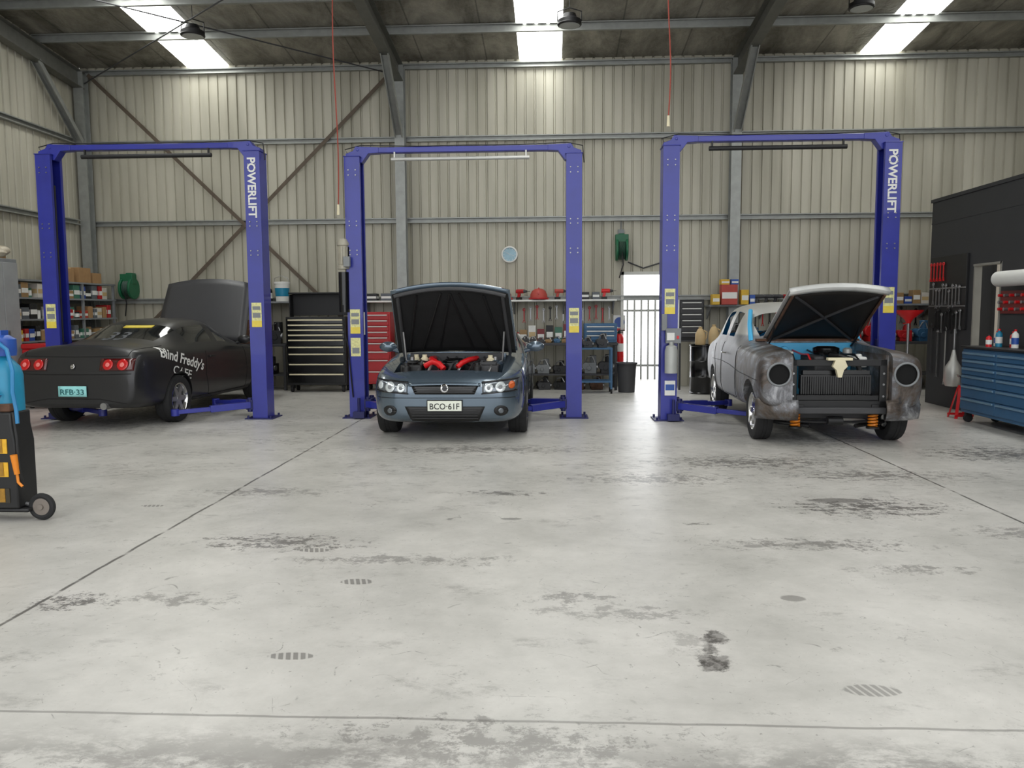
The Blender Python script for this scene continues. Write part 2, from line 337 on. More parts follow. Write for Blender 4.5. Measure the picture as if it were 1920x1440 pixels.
# ---------------- two-post lifts
def lift(xl,xr,Y,H,text,power,bar,zlab,label):
    cx=(xl+xr)/2; r=thing('two_post_lift',label,'car lift',(cx,Y,0)); h=(xr-xl)/2
    for sgn in(-1,1):
        x=sgn*h; s=-sgn
        w=.108; d=.14; t=.014
        def X_(a): return x+s*a
        poly=[(X_(-w),-d),(X_(w),-d),(X_(w),-d+.05),(X_(w-t),-d+.05),(X_(w-t),-d+t),(X_(-w+t),-d+t),(X_(-w+t),d-t),(X_(w-t),d-t),(X_(w-t),d-.05),(X_(w),d-.05),(X_(w),d),(X_(-w),d)]
        b=B(); b.prism(poly,'xy',.015,H-.1)
        mk('column',b,blue,r,smooth=0)
        b=B(); b.box((x,0,.0075),(.4,.42,.015)); 
        for a in(-.16,.16):
            for c in(-.17,.17): b.cyl((x+a,c,.015),(x+a,c,.05),.016,n=8)
        mk('base_plate',b,blued,r,smooth=0)
        b=B(); b.box((x+s*.0,0,.62),(.14,.19,.95)); b.box((X_(.15),0,.2),(.1,.3,.14)); b.cyl((X_(.15),-.12,.1),(X_(.15),-.12,.3),.035); b.cyl((X_(.15),.12,.1),(X_(.15),.12,.3),.035); mk('carriage',b,blued,r,bevel=.006)
        b=B(); b.tube([(X_(.06),-.05,.9),(X_(.06),-.05,H-.2)],.006,6); b.box((X_(.03),.05,H/2+.3),(.02,.03,H-1.6)); mk('lifting_chain',b,dgrey,r)
        for ys in(-1,1):
            p0=V((X_(.15),.12*ys,.2)); p1=V((X_(.60),.42*ys,.175)); p2=V((X_(.98),.66*ys,.16))
            b=B(); b.sweep([(-.05,-.045),(.05,-.045),(.05,.045),(-.05,.045)],p0,p1); b.sweep([(-.037,-.028),(.037,-.028),(.037,.028),(-.037,.028)],p1-(p2-p1)*.2,p2); b.cyl(p2-V((0,0,.05)),p2+V((0,0,.045)),.055)
            mk('lift_arm',b,blue,r,bevel=.004)
        b=B(); b.prism([(X_(-.10),H-.10),(X_(-.10),H-.045),(X_(.0),H-.01),(X_(.04),H+.05),(X_(.36),H+.038),(X_(.36),H-.038),(X_(.22),H-.045),(X_(.125),H-.17),(X_(.09),H-.17),(X_(.08),H-.10)],'xz',-.07,.07)
        b.box((X_(.0),0,H-.095),(.24,.3,.012)); b.cyl((X_(.07),-.08,H+.005),(X_(.07),-.07,H+.005),.02,n=10); mk('top_bracket',b,blue,r,smooth=0,bevel=.005)
        b=B(); b.use(yelpale).bx(x-.07,x+.07,-.146,-.141,zlab,zlab+.34); b.use(yellow).bx(x-.07,x+.07,-.148,-.146,zlab+.0,zlab+.09); b.use(greyp).bx(x-.055,x+.055,-.148,-.146,zlab+.13,zlab+.2); b.bx(x-.055,x+.055,-.148,-.146,zlab+.24,zlab+.29)
        mk('warning_sticker',b,None,r,smooth=0)
        b=B()
        for zz in(2.3,2.36,2.7,2.76,H-.35,H-.28): b.cyl((x+.05,-.14,zz),(x+.05,-.152,zz),.009,n=8); b.cyl((x-.05,-.14,zz),(x-.05,-.152,zz),.009,n=8)
        mk('bolt',b,steel,r)
    b=B(); b.box((0,0,H),(2*h-.6,.12,.075)); mk('crossbeam',b,blue,r,bevel=.008)
    b=B(); b.cyl((-h*.65,-.06,H-.13),(h*.6,-.06,H-.13),.025 if bar!='pad' else .03); b.box((-h*.62,-.05,H-.08),(.02,.03,.1)); b.box((h*.57,-.05,H-.08),(.02,.03,.1))
    mk('shutoff_bar',b,alu if bar=='alu' else black,r,label=('pale padded bar' if bar=='alu' else 'dark padded bar'))
    b=B(); b.tube([(-h-.05,-.05,H-.08),(-h-.12,-.02,H+.02),(-h+.1,-.03,H+.07),(-h*.4,-.05,H+.045),(0,-.05,H+.05),(h*.5,-.05,H+.045),(h-.1,-.03,H+.07),(h+.12,0,H+.03),(h+.14,0,H-.2)],.008,6); mk('hydraulic_hose',b,black,r)
    if text:
        lettering('POWERLIFT',(h-.005,-.145,H-.6),(0,0,-1),(1,0,0),.82,.12,white,r,bold=.03)
    if power:
        z0=power; px=-h-.15; py=-.13
        pu=subpart('power_unit',r)
        b=B(); b.lathe([(.0,0),(.075,0),(.075,.56),(0,.56)],(px,py,z0)); mk('oil_tank',b,blackg if power>1.2 else greyp,pu)
        b=B(); b.lathe([(.0,0),(.085,0),(.085,.05),(.072,.06),(.072,.32),(.085,.33),(.085,.36),(.05,.42),(0,.42)],(px,py,z0+.6)); 
        for a in range(8):
            an=a*math.pi/4; b.box((px+.077*math.cos(an),py+.077*math.sin(an),z0+.79),(.02,.02,.24),Matrix.Rotation(an,3,'Z'))
        mk('motor',b,mat('motor_grey',(165,160,145),.5,.2,.1,8),pu)
        b=B(); b.box((px+.07,py-.08,z0+.7),(.09,.07,.14)); b.box((-h-.11,-.02,z0+.5),(.06,.1,.3)); mk('switch_box',b,greyp,pu,bevel=.005)
        b=B(); b.tube([(px,py-.08,z0+.1),(px,py-.1,z0-.2),(-h-.1,-.17,z0-.5),(-h-.05,-.16,.3)],.01,6); mk('drain_hose',b,black,pu)
        b=B(); b.use(white).bx(-h+.10,-h+.105,-.12,.0,zlab-.02,zlab+.3); b.use(yelpale).bx(-h-.07,-h+.07,-.147,-.142,zlab-.32,zlab-.06); b.use(greyp).bx(-h-.05,-h+.05,-.149,-.147,zlab-.28,zlab-.2); mk('instruction_plate',b,None,r,smooth=0)
    b=B(); b.box((-h+.05,-.24,.06),(.16,.1,.09)); b.cyl((-h+.05,-.24,.1),(-h+.05,-.24,.3),.022); mk('foot_valve',b,blued,r,bevel=.004)
    return r
lift(-7.10,-4.13,11.2,3.82,True,None,'pad',1.3,'blue two-post car lift over a matte black coupe')
lift(-2.76,.31,11.3,3.74,False,1.5,'alu',1.2,'blue two-post car lift around a grey-blue coupe')
r3=lift(1.59,4.47,11.05,3.77,True,None,'pad',1.45,'blue two-post car lift around a bare-metal vintage sedan')
b=B(); b.lathe([(0,0),(.085,0),(.085,.3),(.07,.36),(.03,.38),(.03,.42),(0,.42)],(-1.43,-.25,.66)); mk('oil_tank',b,mat('tank_grey',(170,172,168),.4,.1),r3)
b=B(); b.box((-1.4,-.2,1.16),(.2,.1,.2)); b.box((-1.52,-.2,1.34),(.07,.06,.22)); mk('switch_box',b,greyp,r3,bevel=.006)
b=B(); b.use(white).bx(-1.49,-1.39,-.26,-.251,1.1,1.2); b.use(redb).bx(-1.36,-1.33,-.26,-.251,1.12,1.16); mk('control_label',b,None,r3,smooth=0)
b=B(); b.box((-1.43,-.16,.45),(.14,.02,.2)); mk('white_plate',b,white,r3)
b=B(); b.use(bluemid).bx(-1.49,-1.37,-.172,-.17,.42,.5); mk('logo_sticker',b,None,r3)

# ---------------- cars
def st(y,zb,w,zs,zt,cab=None,wg=.9):
    P=[(0,zb),(.6*w,zb),(.93*w,zb+.01),(.995*w,zb+.15),(w,(zb+zs)/2+.06),(.985*w,zs-.06)]
    if cab: wr,zr=cab; P+=[(wg*w,zs+.02),(wr,zr-.05),(wr*.6,zr),(0,zr+.01)]
    else: P+=[(.9*w,zs),(.62*w,(zs+zt)/2+.01),(.3*w,zt),(0,zt)]
    return (y,P)
def carbody(root,S,matfn,mats,cuts,drop_glass=False,zscale=1.0):
    b=B(); b.mats=list(mats); rings=[]
    for y,P in S:
        ring=[V((x,y,z*zscale)) for x,z in P]+[V((-x,y,z*zscale)) for x,z in P[-2:0:-1]]
        rings.append(ring)
    n=18; o=[p for r in rings for p in r]; fs=[];mi=[]
    for k in range(len(rings)-1):
        for i in range(n):
            j=(i+1)%n; fs.append((k*n+i,k*n+j,(k+1)*n+j,(k+1)*n+i)); mi.append(matfn(k,i if i<9 else 17-i))
    for k,base in((0,0),(1,(len(rings)-1)*n)):
        for i in range(9):
            a,c=base+i,base+i+1; d=base+(n-i-1)%n if i<8 else base+9; e_=base+(n-i)%n
            q=[a,c]+([d] if d!=c else [])+([e_] if e_!=a else [])
            q=list(dict.fromkeys(q)); fs.append(tuple(q)); mi.append(0)
    b.v=[tuple(v) for v in o]; b.f=[list(f) for f in fs]; b.mi=mi
    ob=mk('tmpbody',b); m=ob.modifiers.new('ss','SUBSURF'); m.levels=2; m.render_levels=2
    cb=B(); cb.mats=list(mats); cb.cur=2
    for c in cuts:
        if c[0]=='cx': cb.cyl((c[1],c[3],c[4]),(c[2],c[3],c[4]),c[5],n=40)
        elif c[0]=='cy': cb.cyl((c[1],c[3],c[2]),(c[1],c[4],c[2]),c[5],n=32)
        else: cb.bx(*c[1:])
    cut=mk('tmpcut',cb)
    bo=ob.modifiers.new('bo','BOOLEAN'); bo.operation='DIFFERENCE'; bo.solver='EXACT'; bo.object=cut
    bpy.context.view_layer.update()
    me=bpy.data.meshes.new_from_object(ob.evaluated_get(bpy.context.evaluated_depsgraph_get()))
    bpy.data.objects.remove(ob); bpy.data.objects.remove(cut)
    bm=bmesh.new(); bm.from_mesh(me); bvh=BVHTree.FromBMesh(bm)
    gl=[f for f in bm.faces if f.material_index==1]; seen=set(); isl=[]
    for f in gl:
        if f in seen: continue
        st_=[f]; seen.add(f); comp=[]
        while st_:
            q=st_.pop(); comp.append(q)
            for e in q.edges:
                for g in e.link_faces:
                    if g.material_index==1 and g not in seen: seen.add(g); st_.append(g)
        isl.append(comp)
    Lc=S[-1][0]
    for comp in isl:
        if drop_glass or len(comp)<4: continue
        g=B(); idx={}
        c=V((0,0,0)); 
        for f in comp:
            c+=f.calc_center_median()
            for v in f.verts:
                if v not in idx: idx[v]=len(g.v); g.v.append(tuple(v.co))
            g.f.append([idx[v] for v in f.verts]); g.mi.append(0)
        c/=len(comp); nm='side_window' if abs(c.x)>.3 else ('windshield' if c.y<Lc/2 else 'rear_window')
        mk(nm,g,mats[1],root,smooth=60)
    bmesh.ops.delete(bm,geom=gl,context='FACES'); bm.to_mesh(me); bm.free()
    body=bpy.data.objects.new('body',me); COL.objects.link(body); body.parent=root
    me.materials.clear()
    for x in mats: me.materials.append(x)
    for p_ in me.polygons: p_.use_smooth=True
    try: me.set_sharp_from_angle(angle=math.radians(35))
    except Exception: pass
    return bvh
RAYS={'front':(V((0,1,0)),lambda a,b:V((a,-3,b))),'rear':(V((0,-1,0)),lambda a,b:V((a,8,b))),'left':(V((1,0,0)),lambda a,b:V((-3,a,b))),'right':(V((-1,0,0)),lambda a,b:V((3,a,b)))}
def drape(bvh,name,fn,side,m,parent,nu=10,nv=6,off=.008,sol=.008,label=None):
    d,og=RAYS[side]; last=[None]; b=B()
    def f(u,v):
        a,c=fn(u,v); o=og(a,c); h=bvh.ray_cast(o,d)[0]
        if h is None: h=V((a,last[0].y,c)) if (last[0] and side in('front','rear')) else (V((last[0].x,a,c)) if last[0] else o+d*3)
        last[0]=h; return h-d*off
    b.surf(f,nu,nv); return mk(name,b,m,parent,smooth=50,solid=sol,label=label)
def quad(p00,p10,p11,p01):
    return lambda u,v:((p00[0]*(1-u)+p10[0]*u)*(1-v)+(p01[0]*(1-u)+p11[0]*u)*v,(p00[1]*(1-u)+p10[1]*u)*(1-v)+(p01[1]*(1-u)+p11[1]*u)*v)
def disc(cx,cz,rx,rz):
    return lambda u,v:(cx+rx*(v*.999+.001)*math.cos(2*math.pi*u),cz+rz*(v*.999+.001)*math.sin(2*math.pi*u))
def seam(bvh,pts,side,parent,m,name='panel_gap',r=.005):
    d,og=RAYS[side]; out=[]
    for i in range(len(pts)-1):
        for k in range(7):
            t=k/7; a=pts[i][0]*(1-t)+pts[i+1][0]*t; c=pts[i][1]*(1-t)+pts[i+1][1]*t
            h=bvh.ray_cast(og(a,c),d)[0]
            if h: out.append(h)
    if len(out)>2:
        b=B(); b.tube(out,r,5); mk(name,b,m,parent)
def wheel(root,x,y,r,w,style,rimm):
    wh=subpart('wheel',root,(x,y,r)); s=1 if x>0 else -1
    b=B(); h=w/2
    prof=[(r*.66,-h*.9),(r*.8,-h),(r*.95,-h*.95),(r,-h*.7),(r,-h*.25),(r*.985,-h*.22),(r*.985,-h*.15),(r,-h*.12),(r,h*.12),(r*.985,h*.15),(r*.985,h*.22),(r,h*.25),(r,h*.7),(r*.95,h*.95),(r*.8,h),(r*.66,h*.9),(r*.62,h*.5),(r*.62,-h*.5),(r*.66,-h*.9)]
    b.lathe(prof,(0,0,0),(1,0,0),40,False); mk('tyre',b,rubber,wh,smooth=50)
    b=B(); b.lathe([(r*.67,h*.9),(r*.64,h*.93),(r*.6,h*.8),(r*.58,-h*.8),(r*.6,-h*.85)],(0,0,0),(s,0,0),36,False); mk('rim_lip',b,chrome,wh,smooth=50)
    b=B()
    ns={'five':5,'star':6,'mesh':10,'six':6}[style]
    for k in range(ns):
        a=2*math.pi*k/ns; dirv=V((0,math.cos(a),math.sin(a))); wd=.3 if ns==5 else (.22 if ns==6 else .1)
        tn=V((0,-math.sin(a),math.cos(a)))
        p0=dirv*r*.08+V((s*h*.62,0,0)); p1=dirv*r*.61+V((s*h*.72,0,0))
        b.loft([[p0+tn*r*wd*.55+V((s*.012,0,0)),p0-tn*r*wd*.55+V((s*.012,0,0)),p0-tn*r*wd*.55-V((s*.03,0,0)),p0+tn*r*wd*.55-V((s*.03,0,0))],[p1+tn*r*wd*.35,p1-tn*r*wd*.35,p1-tn*r*wd*.35-V((s*.03,0,0)),p1+tn*r*wd*.35-V((s*.03,0,0))]])
    b.lathe([(.0,h*.85),(r*.13,h*.8),(r*.16,h*.55),(r*.16,0)],(0,0,0),(s,0,0),20,False)
    mk('rim',b,rimm,wh,smooth=35)
    b=B(); b.lathe([(0,-.01),(r*.46,-.01),(r*.46,.012),(0,.012)],(0,0,0),(s,0,0),24); mk('brake_disc',b,dgrey,wh)
    return wh
def hoodfn(Lh,w0,w1,ang,y0,z0,crown=.04,th=0,bow=.07):
    ca,sa=math.cos(ang),math.sin(ang)
    def f(u,v):
        x=(u*2-1); w=w0*(1-v)+w1*v; l=Lh*(v-bow*v*x*x); up=crown*(1-x*x)-th
        return (x*w,y0-l*ca+up*sa,z0+l*sa+up*ca)
    return f

# --- car 1
mb=mat('matte_black',(30,30,32),.36,0,.1,3,coat=.15); blk2=mat('well_black',(9,9,9),.9,0,.1,3)
c1=thing('coupe_car','matte black two-door coupe with raised bonnet and white café lettering','car',(-5.84,14.47,0),math.radians(177))
S=[st(0,.3,.58,.55,.6),st(.05,.25,.75,.62,.66),st(.25,.2,.85,.7,.74),st(.75,.2,.88,.85,.88),st(1.2,.2,.88,.92,.97),st(1.36,.2,.88,.93,1.0),
   st(2.05,.2,.88,.95,1.2,(.60,1.30)),st(2.3,.2,.88,.95,1.2,(.61,1.34)),st(2.38,.2,.88,.95,1.2,(.61,1.345)),st(2.85,.2,.88,.96,1.2,(.6,1.33)),st(3.1,.21,.885,.97,1.2,(.58,1.30)),st(3.72,.22,.89,.98,1.06),
   st(4.15,.24,.88,.98,1.05),st(4.42,.26,.865,.97,1.04),st(4.5,.27,.85,.96,1.04),st(4.57,.28,.83,.86,.9),st(4.62,.3,.8,.72,.76),st(4.64,.34,.72,.66,.7)]
def mf1(k,j):
    if k==5 and j in(7,8): return 1
    if k==10 and j in(7,8): return 1
    if 5<k<10 and j==6 and k!=7: return 1
    return 0
cuts=[]
for s in(-1,1):
    for yy in(.92,3.64): cuts.append(('cx',s*.58,s*1.3,yy,.33,.37))
cuts.append(('b',-.6,.6,.4,1.2,.4,1.6))
bv1=carbody(c1,S,mf1,[mb,glass,blk2],cuts,zscale=1.06)
rim1=mat('rim_dark',(165,165,168),.3,.8,.1,5)
for s in(-1,1):
    for yy in(.92,3.64): wheel(c1,s*.78,yy,.325,.22,'six',rim1)
for sd in('left','right'):
    seam(bv1,[(1.5,.95),(1.45,.6),(1.5,.3),(2.75,.3),(2.85,.6),(2.8,1.0)],sd,c1,blk2)
    s=-1 if sd=='left' else 1
    b=B(); b.box((s*.885,2.65,.86),(.02,.16,.03)); mk('door_handle',b,black,c1,bevel=.005)
    mr=B(); mr.sphere((s*.98,1.75,1.08),.1,sc=(1.1,.6,.7)); mr.tube([(s*.85,1.75,1.02),(s*.93,1.75,1.05)],.025); mk('side_mirror',mr,mb,c1)
    drape(bv1,'side_skirt_line',quad((1.35,.25),(3.2,.25),(3.2,.29),(1.35,.29)),sd,black,c1,20,2)
redl=mat('tail_red',(185,12,18),.2,0,.1,10,coat=.5)
for s in(-1,1):
    drape(bv1,'tail_light_housing',quad((s*.36,.78),(s*.8,.78),(s*.8,.93),(s*.36,.93)),'rear',mat('lamp_dark_red',(70,8,10),.15,0,.1,8,coat=.5),c1)
    for xx,rr in((.47,.066),(.66,.07)):
        drape(bv1,'tail_light',disc(s*xx,.855,rr,rr),'rear',redl,c1,20,4,off=.02)
        drape(bv1,'tail_light_centre',disc(s*xx,.855,rr*.4,rr*.4),'rear',mat('tail_pink',(225,120,115),.2,0,.05,9,coat=.5),c1,16,3,off=.03)
b=B(); b.tube([(-.42,4.68,.33),(-.42,4.4,.33)],.045,14); mk('exhaust_tip',b,steel,c1)
seam(bv1,[(-.82,.74),(-.4,.73),(.4,.73),(.82,.74)],'rear',c1,blk2)
seam(bv1,[(-.72,1.06),(-.7,.96),(0,.95),(.7,.96),(.72,1.06)],'rear',c1,blk2)
seam(bv1,[(-.7,.36),(-.35,.42),(.35,.42),(.7,.36)],'rear',c1,blk2)
drape(bv1,'number_plate',quad((.19,.45),(-.19,.45),(-.19,.585),(.19,.585)),'rear',mat('plate_cyan',(150,215,215),.4,0,.12,14),c1,6,3,off=.02)
lettering('RFB·33',(0,4.9,.51),(-1,0,0),(0,0,1),.32,.07,mat('plate_green',(20,90,95),.5),c1,bold=.01,bvh=bv1,ray=(0,-1,0),off=.03,name='plate_lettering')
drape(bv1,'rear_badge',disc(0,.83,.03,.03),'rear',chrome,c1,12,3,off=.02)
cs=math.cos(math.radians(-13)); sn=math.sin(math.radians(-13))
xd=(0,-cs,sn)
lettering("Blind Freddy's",(-.9,3.50,.845),xd,(0,sn,cs),1.15,.2,white,c1,shear=.3,bold=.022,bvh=bv1,ray=(1,0,0),off=.012)
lettering("CAFE",(-.9,3.56,.685),xd,(0,sn,cs),.5,.12,white,c1,shear=.1,bold=.005,bvh=bv1,ray=(1,0,0),off=.012)
b=B(); b.surf(hoodfn(1.14,.80,.74,math.radians(66),1.30,1.03,.03),12,10); mk('bonnet',b,mat('bonnet_grey',(62,62,64),.36,0,.05,3),c1,smooth=60,solid=.02)
b=B(); b.tube([(.5,.95,.8),(.5,1.0,1.62)],.008,6); mk('bonnet_prop',b,steel,c1)
b=B(); b.box((0,.8,.55),(.6,.5,.4)); b.cyl((-.25,.6,.8),(-.25,1.1,.8),.06); b.cyl((.1,.6,.8),(.1,1.1,.8),.05); mk('engine',b,dgrey,c1,bevel=.02)
drape(bv1,'window_sticker',lambda u,v:(-.30+.42*u,1.30+.028*v),'rear',yellow,c1,6,2)
lettering('33',(.0,4.9,1.19),(-1,0,0),(0,0,1),.3,.10,mat('sticker_grey',(85,88,92),.5),c1,bold=.01,bvh=bv1,ray=(0,-1,0),off=.012,name='window_number')

# --- car 2
pb=mat('paint_slate',(92,107,120),.25,.55,.05,2,coat=.9)
c2=thing('coupe_car','metallic slate-blue two-door coupe with open bonnet facing out','car',(-1.22,9.02,0),0)
S=[st(0,.33,.52,.60,.64),st(.03,.27,.66,.66,.70),st(.12,.22,.79,.71,.755),st(.3,.2,.875,.77,.82),st(.55,.2,.905,.83,.87),st(.85,.19,.92,.88,.93),st(1.25,.19,.92,.93,.98),st(1.42,.19,.92,.95,1.0),
   st(2.15,.19,.92,.96,1.2,(.60,1.36)),st(2.6,.19,.92,.97,1.2,(.62,1.40)),st(2.68,.19,.92,.97,1.2,(.62,1.40)),st(3.2,.19,.92,.98,1.2,(.60,1.37)),st(3.95,.2,.92,1.0,1.07),
   st(4.5,.24,.9,1.0,1.05),st(4.7,.3,.84,.96,1.0),st(4.79,.4,.7,.85,.88)]
def mf2(k,j):
    if k==7 and j in(7,8): return 1
    if k==11 and j in(7,8): return 1
    if k in(8,10) and j==6: return 1
    return 0
cuts=[]
for s in(-1,1):
    for yy in(.88,3.67): cuts.append(('cx',s*.66,s*1.3,yy,.33,.38))
cuts.append(('b',-.64,.64,.30,1.27,.42,1.6))
bv2=carbody(c2,S,mf2,[pb,glass,blk2],cuts)
rim2=mat('rim_alloy',(150,150,152),.3,.8,.1,5)
for s in(-1,1):
    for yy in(.88,3.67): wheel(c2,s*.80,yy,.335,.235,'five',rim2)
lens=mat('lamp_silver',(120,126,132),.12,.6,.15,20); lampw=mat('lamp_white',(215,222,224),.08,.3,.08,20,coat=1); amber=mat('amber',(190,90,40),.2,0,.1,10)
for s in(-1,1):
    drape(bv2,'headlight',quad((s*.43,.57),(s*.81,.60),(s*.83,.72),(s*.43,.69)),'front',lens,c2,12,6,off=.01)
    for xx,zz,rr in((.505,.632,.05),(.635,.642,.058)):
        drape(bv2,'headlight_lamp',disc(s*xx,zz,rr,rr),'front',lampw,c2,18,4,off=.025)
        drape(bv2,'headlight_bulb',disc(s*xx,zz,rr*.4,rr*.4),'front',greyp,c2,14,3,off=.032)
    drape(bv2,'headlight_edge',quad((s*.42,.56),(s*.82,.59),(s*.82,.602),(s*.42,.572)),'front',blackg,c2,12,1,off=.02)
    drape(bv2,'headlight_edge',quad((s*.42,.69),(s*.84,.72),(s*.84,.732),(s*.42,.702)),'front',blackg,c2,12,1,off=.02)
    drape(bv2,'indicator_lamp',disc(s*.76,.66,.035,.042),'front',amber if s>0 else lampw,c2,14,3,off=.025)
    drape(bv2,'fog_recess',disc(s*.64,.37,.08,.06),'front',black,c2,18,4,off=.006)
    drape(bv2,'fog_lamp',disc(s*.64,.37,.03,.03),'front',lens,c2,16,3,off=.02)
    mr=B(); mr.sphere((s*1.0,1.75,1.03),.11,sc=(1.1,.55,.65)); mr.tube([(s*.85,1.75,.97),(s*.95,1.75,1.0)],.03); mk('side_mirror',mr,pb,c2)
drape(bv2,'grille',quad((-.34,.56),(.34,.56),(.39,.665),(-.39,.665)),'front',blackg,c2,16,5,off=.008)
drape(bv2,'grille_trim',lambda u,v:((-.41+.82*u),.655+.03*v+.012*math.sin(u*math.pi)),'front',pb,c2,20,2,off=.02)
for zz in(.58,.605,.63): drape(bv2,'grille_bar',quad((-.35,zz),(.35,zz),(.36,zz+.007),(-.36,zz+.007)),'front',dgrey,c2,16,1,off=.02)
drape(bv2,'badge',disc(0,.63,.048,.05),'front',chrome,c2,20,4,off=.03)
drape(bv2,'badge_emblem',disc(.004,.63,.028,.032),'front',dgrey,c2,20,4,off=.034)
drape(bv2,'lower_intake',lambda u,v:((-.46+.92*u)*(0.84+.16*v),.25+.17*v-.02*math.sin(u*math.pi)*(1-v)),'front',black,c2,20,6,off=.008)
for k in range(4): drape(bv2,'intake_bar',quad((-.38,.28+.032*k),(.38,.28+.032*k),(.38,.285+.032*k),(-.38,.285+.032*k)),'front',dgrey,c2,16,1,off=.02)
drape(bv2,'bumper_crease',quad((-.8,.515),(.8,.515),(.8,.521),(-.8,.521)),'front',blk2,c2,30,1,off=.003)
for s in(-1,1): seam(bv2,[(.42,.50),(.5,.6),(.52,.83)],'right' if s>0 else 'left',c2,blk2); seam(bv2,[(1.5,.95),(1.45,.6),(1.5,.3),(2.7,.3),(2.8,.6),(2.75,.97)],'right' if s>0 else 'left',c2,blk2)
b=B(); b.box((0,-.025,.43),(.39,.012,.115)); mk('number_plate',b,mat('plate_white',(225,228,215),.4,0,.03,5),c2,bevel=.003)
b=B(); b.box((0,-.021,.43),(.41,.012,.135)); mk('plate_frame',b,black,c2,bevel=.003)
lettering('BCO·61F',(0,-.033,.425),(1,0,0),(0,0,1),.34,.07,black,c2,bold=.01,name='plate_lettering')
ang=math.radians(46)
b=B(); b.surf(hoodfn(1.12,.78,.72,ang,1.30,1.0,.06),14,12); mk('bonnet',b,pb,c2,smooth=60,solid=.018)
b=B(); b.surf(hoodfn(1.10,.76,.70,ang,1.28,.985,.04,.02),14,12); mk('bonnet_liner',b,mat('liner',(17,17,18),.85,0,.4,5,bump=.6),c2,smooth=60,solid=.01)
f=hoodfn(1.1,.73,.67,ang,1.28,.975,.05,.03)
for u0 in(.03,.97): 
    b=B(); b.tube([f(u0,v/8) for v in range(9)],.022,8); mk('bonnet_rib',b,dgrey,c2)
b=B(); b.tube([f(u/10,.99) for u in range(11)],.024,8); mk('bonnet_rib',b,dgrey,c2)
for u0,u1 in((.2,.42),(.8,.58),(.35,.5),(.65,.5),(.08,.2),(.92,.8)):
    b=B(); b.tube([f(u0,.05),f((u0+u1)/2,.5),f(u1,.93)],.014,6); mk('bonnet_rib',b,black,c2)
for s in(-1,1):
    b=B(); b.tube([(s*.6,.95,.82),(s*.63,.9,1.25)],.012,8); mk('gas_strut',b,steel,c2)
en=subpart('engine',c2)
b=B(); b.box((0,.8,.60),(.55,.6,.34)); b.box((0,.85,.84),(.24,.55,.1)); 
for k in range(5): b.box((0,.62+k*.1,.90),(.2,.035,.03))
b.cyl((-.3,.42,.7),(-.18,.42,.7),.06); b.cyl((.15,.42,.66),(.15,.5,.66),.09); mk('block',b,blackg,en,bevel=.015)
for s in(-1,1):
    b=B(); b.tube([(s*.10,.42,.84),(s*.15,.46,.89),(s*.22,.58,.92),(s*.27,.8,.92),(s*.27,1.1,.91)],.032,12); mk('rocker_cover',b,redb,en)
b=B(); b.tube([(-.06,.40,.82),(-.12,.44,.88),(-.2,.48,.90),(-.3,.50,.85)],.036,12); mk('intake_pipe',b,redb,en)
b=B(); b.box((-.46,.56,.76),(.26,.3,.22)); b.cyl((-.46,.56,.87),(-.46,.56,.91),.07); mk('air_box',b,black,en,bevel=.02)
b=B(); b.box((.46,.55,.76),(.24,.22,.2)); b.box((.46,.55,.88),(.2,.18,.04)); mk('battery',b,dgrey,en,bevel=.01)
for x,y,z in((-.5,1.08,.84),(.46,.85,.84),(-.36,.86,.85),(.34,.38,.78),(-.5,.34,.78)):
    b=B(); b.lathe([(.0,0),(.05,0),(.05,.07),(.03,.09),(.03,.12),(0,.12)],(x,y,z)); mk('fluid_reservoir',b,cream if y>.5 else black,en)
for s in(-1,1):
    b=B(); b.lathe([(.13,0),(.12,.16),(.07,.2),(0,.2)],(s*.52,.88,.70)); mk('strut_tower',b,pb,en)
    b=B(); b.lathe([(.03,.2),(.03,.24),(0,.24)],(s*.52,.88,.70)); mk('strut_nut',b,steel,en)
for k in range(9):
    x=-.5+k*.12; b=B(); b.tube([(x,.36,.76),(x+.05,.5,.88+.03*(k%2)),(x+.12,.75,.9-.03*(k%3)),(x+.02,1.18,.92)],.010+.003*(k%3),6); mk('engine_hose',b,[black,dgrey,steel][k%3],en)
b=B(); b.bx(-.62,.62,.29,.36,.70,.76); b.cyl((-.1,.32,.76),(-.1,.32,.79),.03); mk('radiator_support',b,black,en,bevel=.01)
b=B(); b.bx(-.6,.6,1.2,1.26,.5,.97); mk('firewall',b,dgrey,c2,bevel=.01)
b=B(); b.sweep([(-.01,-.004),(.01,-.004),(.01,.004),(-.01,.004)],(-.5,1.32,1.01),(.1,1.5,1.06)); b.sweep([(-.01,-.004),(.01,-.004),(.01,.004),(-.01,.004)],(.0,1.32,1.01),(.55,1.5,1.06)); mk('wiper',b,black,c2)

# --- car 3
bm3=bpy.data.materials.new('bare_metal'); bm3.use_nodes=True; nt=bm3.node_tree; N=nt.nodes; L=nt.links; p=N['Principled BSDF']; p.inputs['Roughness'].default_value=.42; p.inputs['Metallic'].default_value=.35
tc=N.new('ShaderNodeTexCoord'); OB=tc.outputs['Object']
cr=N.new('ShaderNodeValToRGB'); e=cr.color_ramp.elements; e[0].position=.36; e[0].color=(*lin((52,50,50)),1); e[1].position=.66; e[1].color=(*lin((185,185,187)),1); q=e.new(.52); q.color=(*lin((100,100,103)),1); q=e.new(.44); q.color=(*lin((88,78,70)),1); q=e.new(.57); q.color=(*lin((135,136,139)),1)
L.new(noise(2.3,9,.72,None,.6),cr.inputs['Fac'])
sep=N.new('ShaderNodeSeparateXYZ'); L.new(OB,sep.inputs[0]); wob=M('MULTIPLY',noise(5,4,.6),.25)
yy_=ss(M('ADD',sep.outputs['Y'],wob),1.5,1.56)
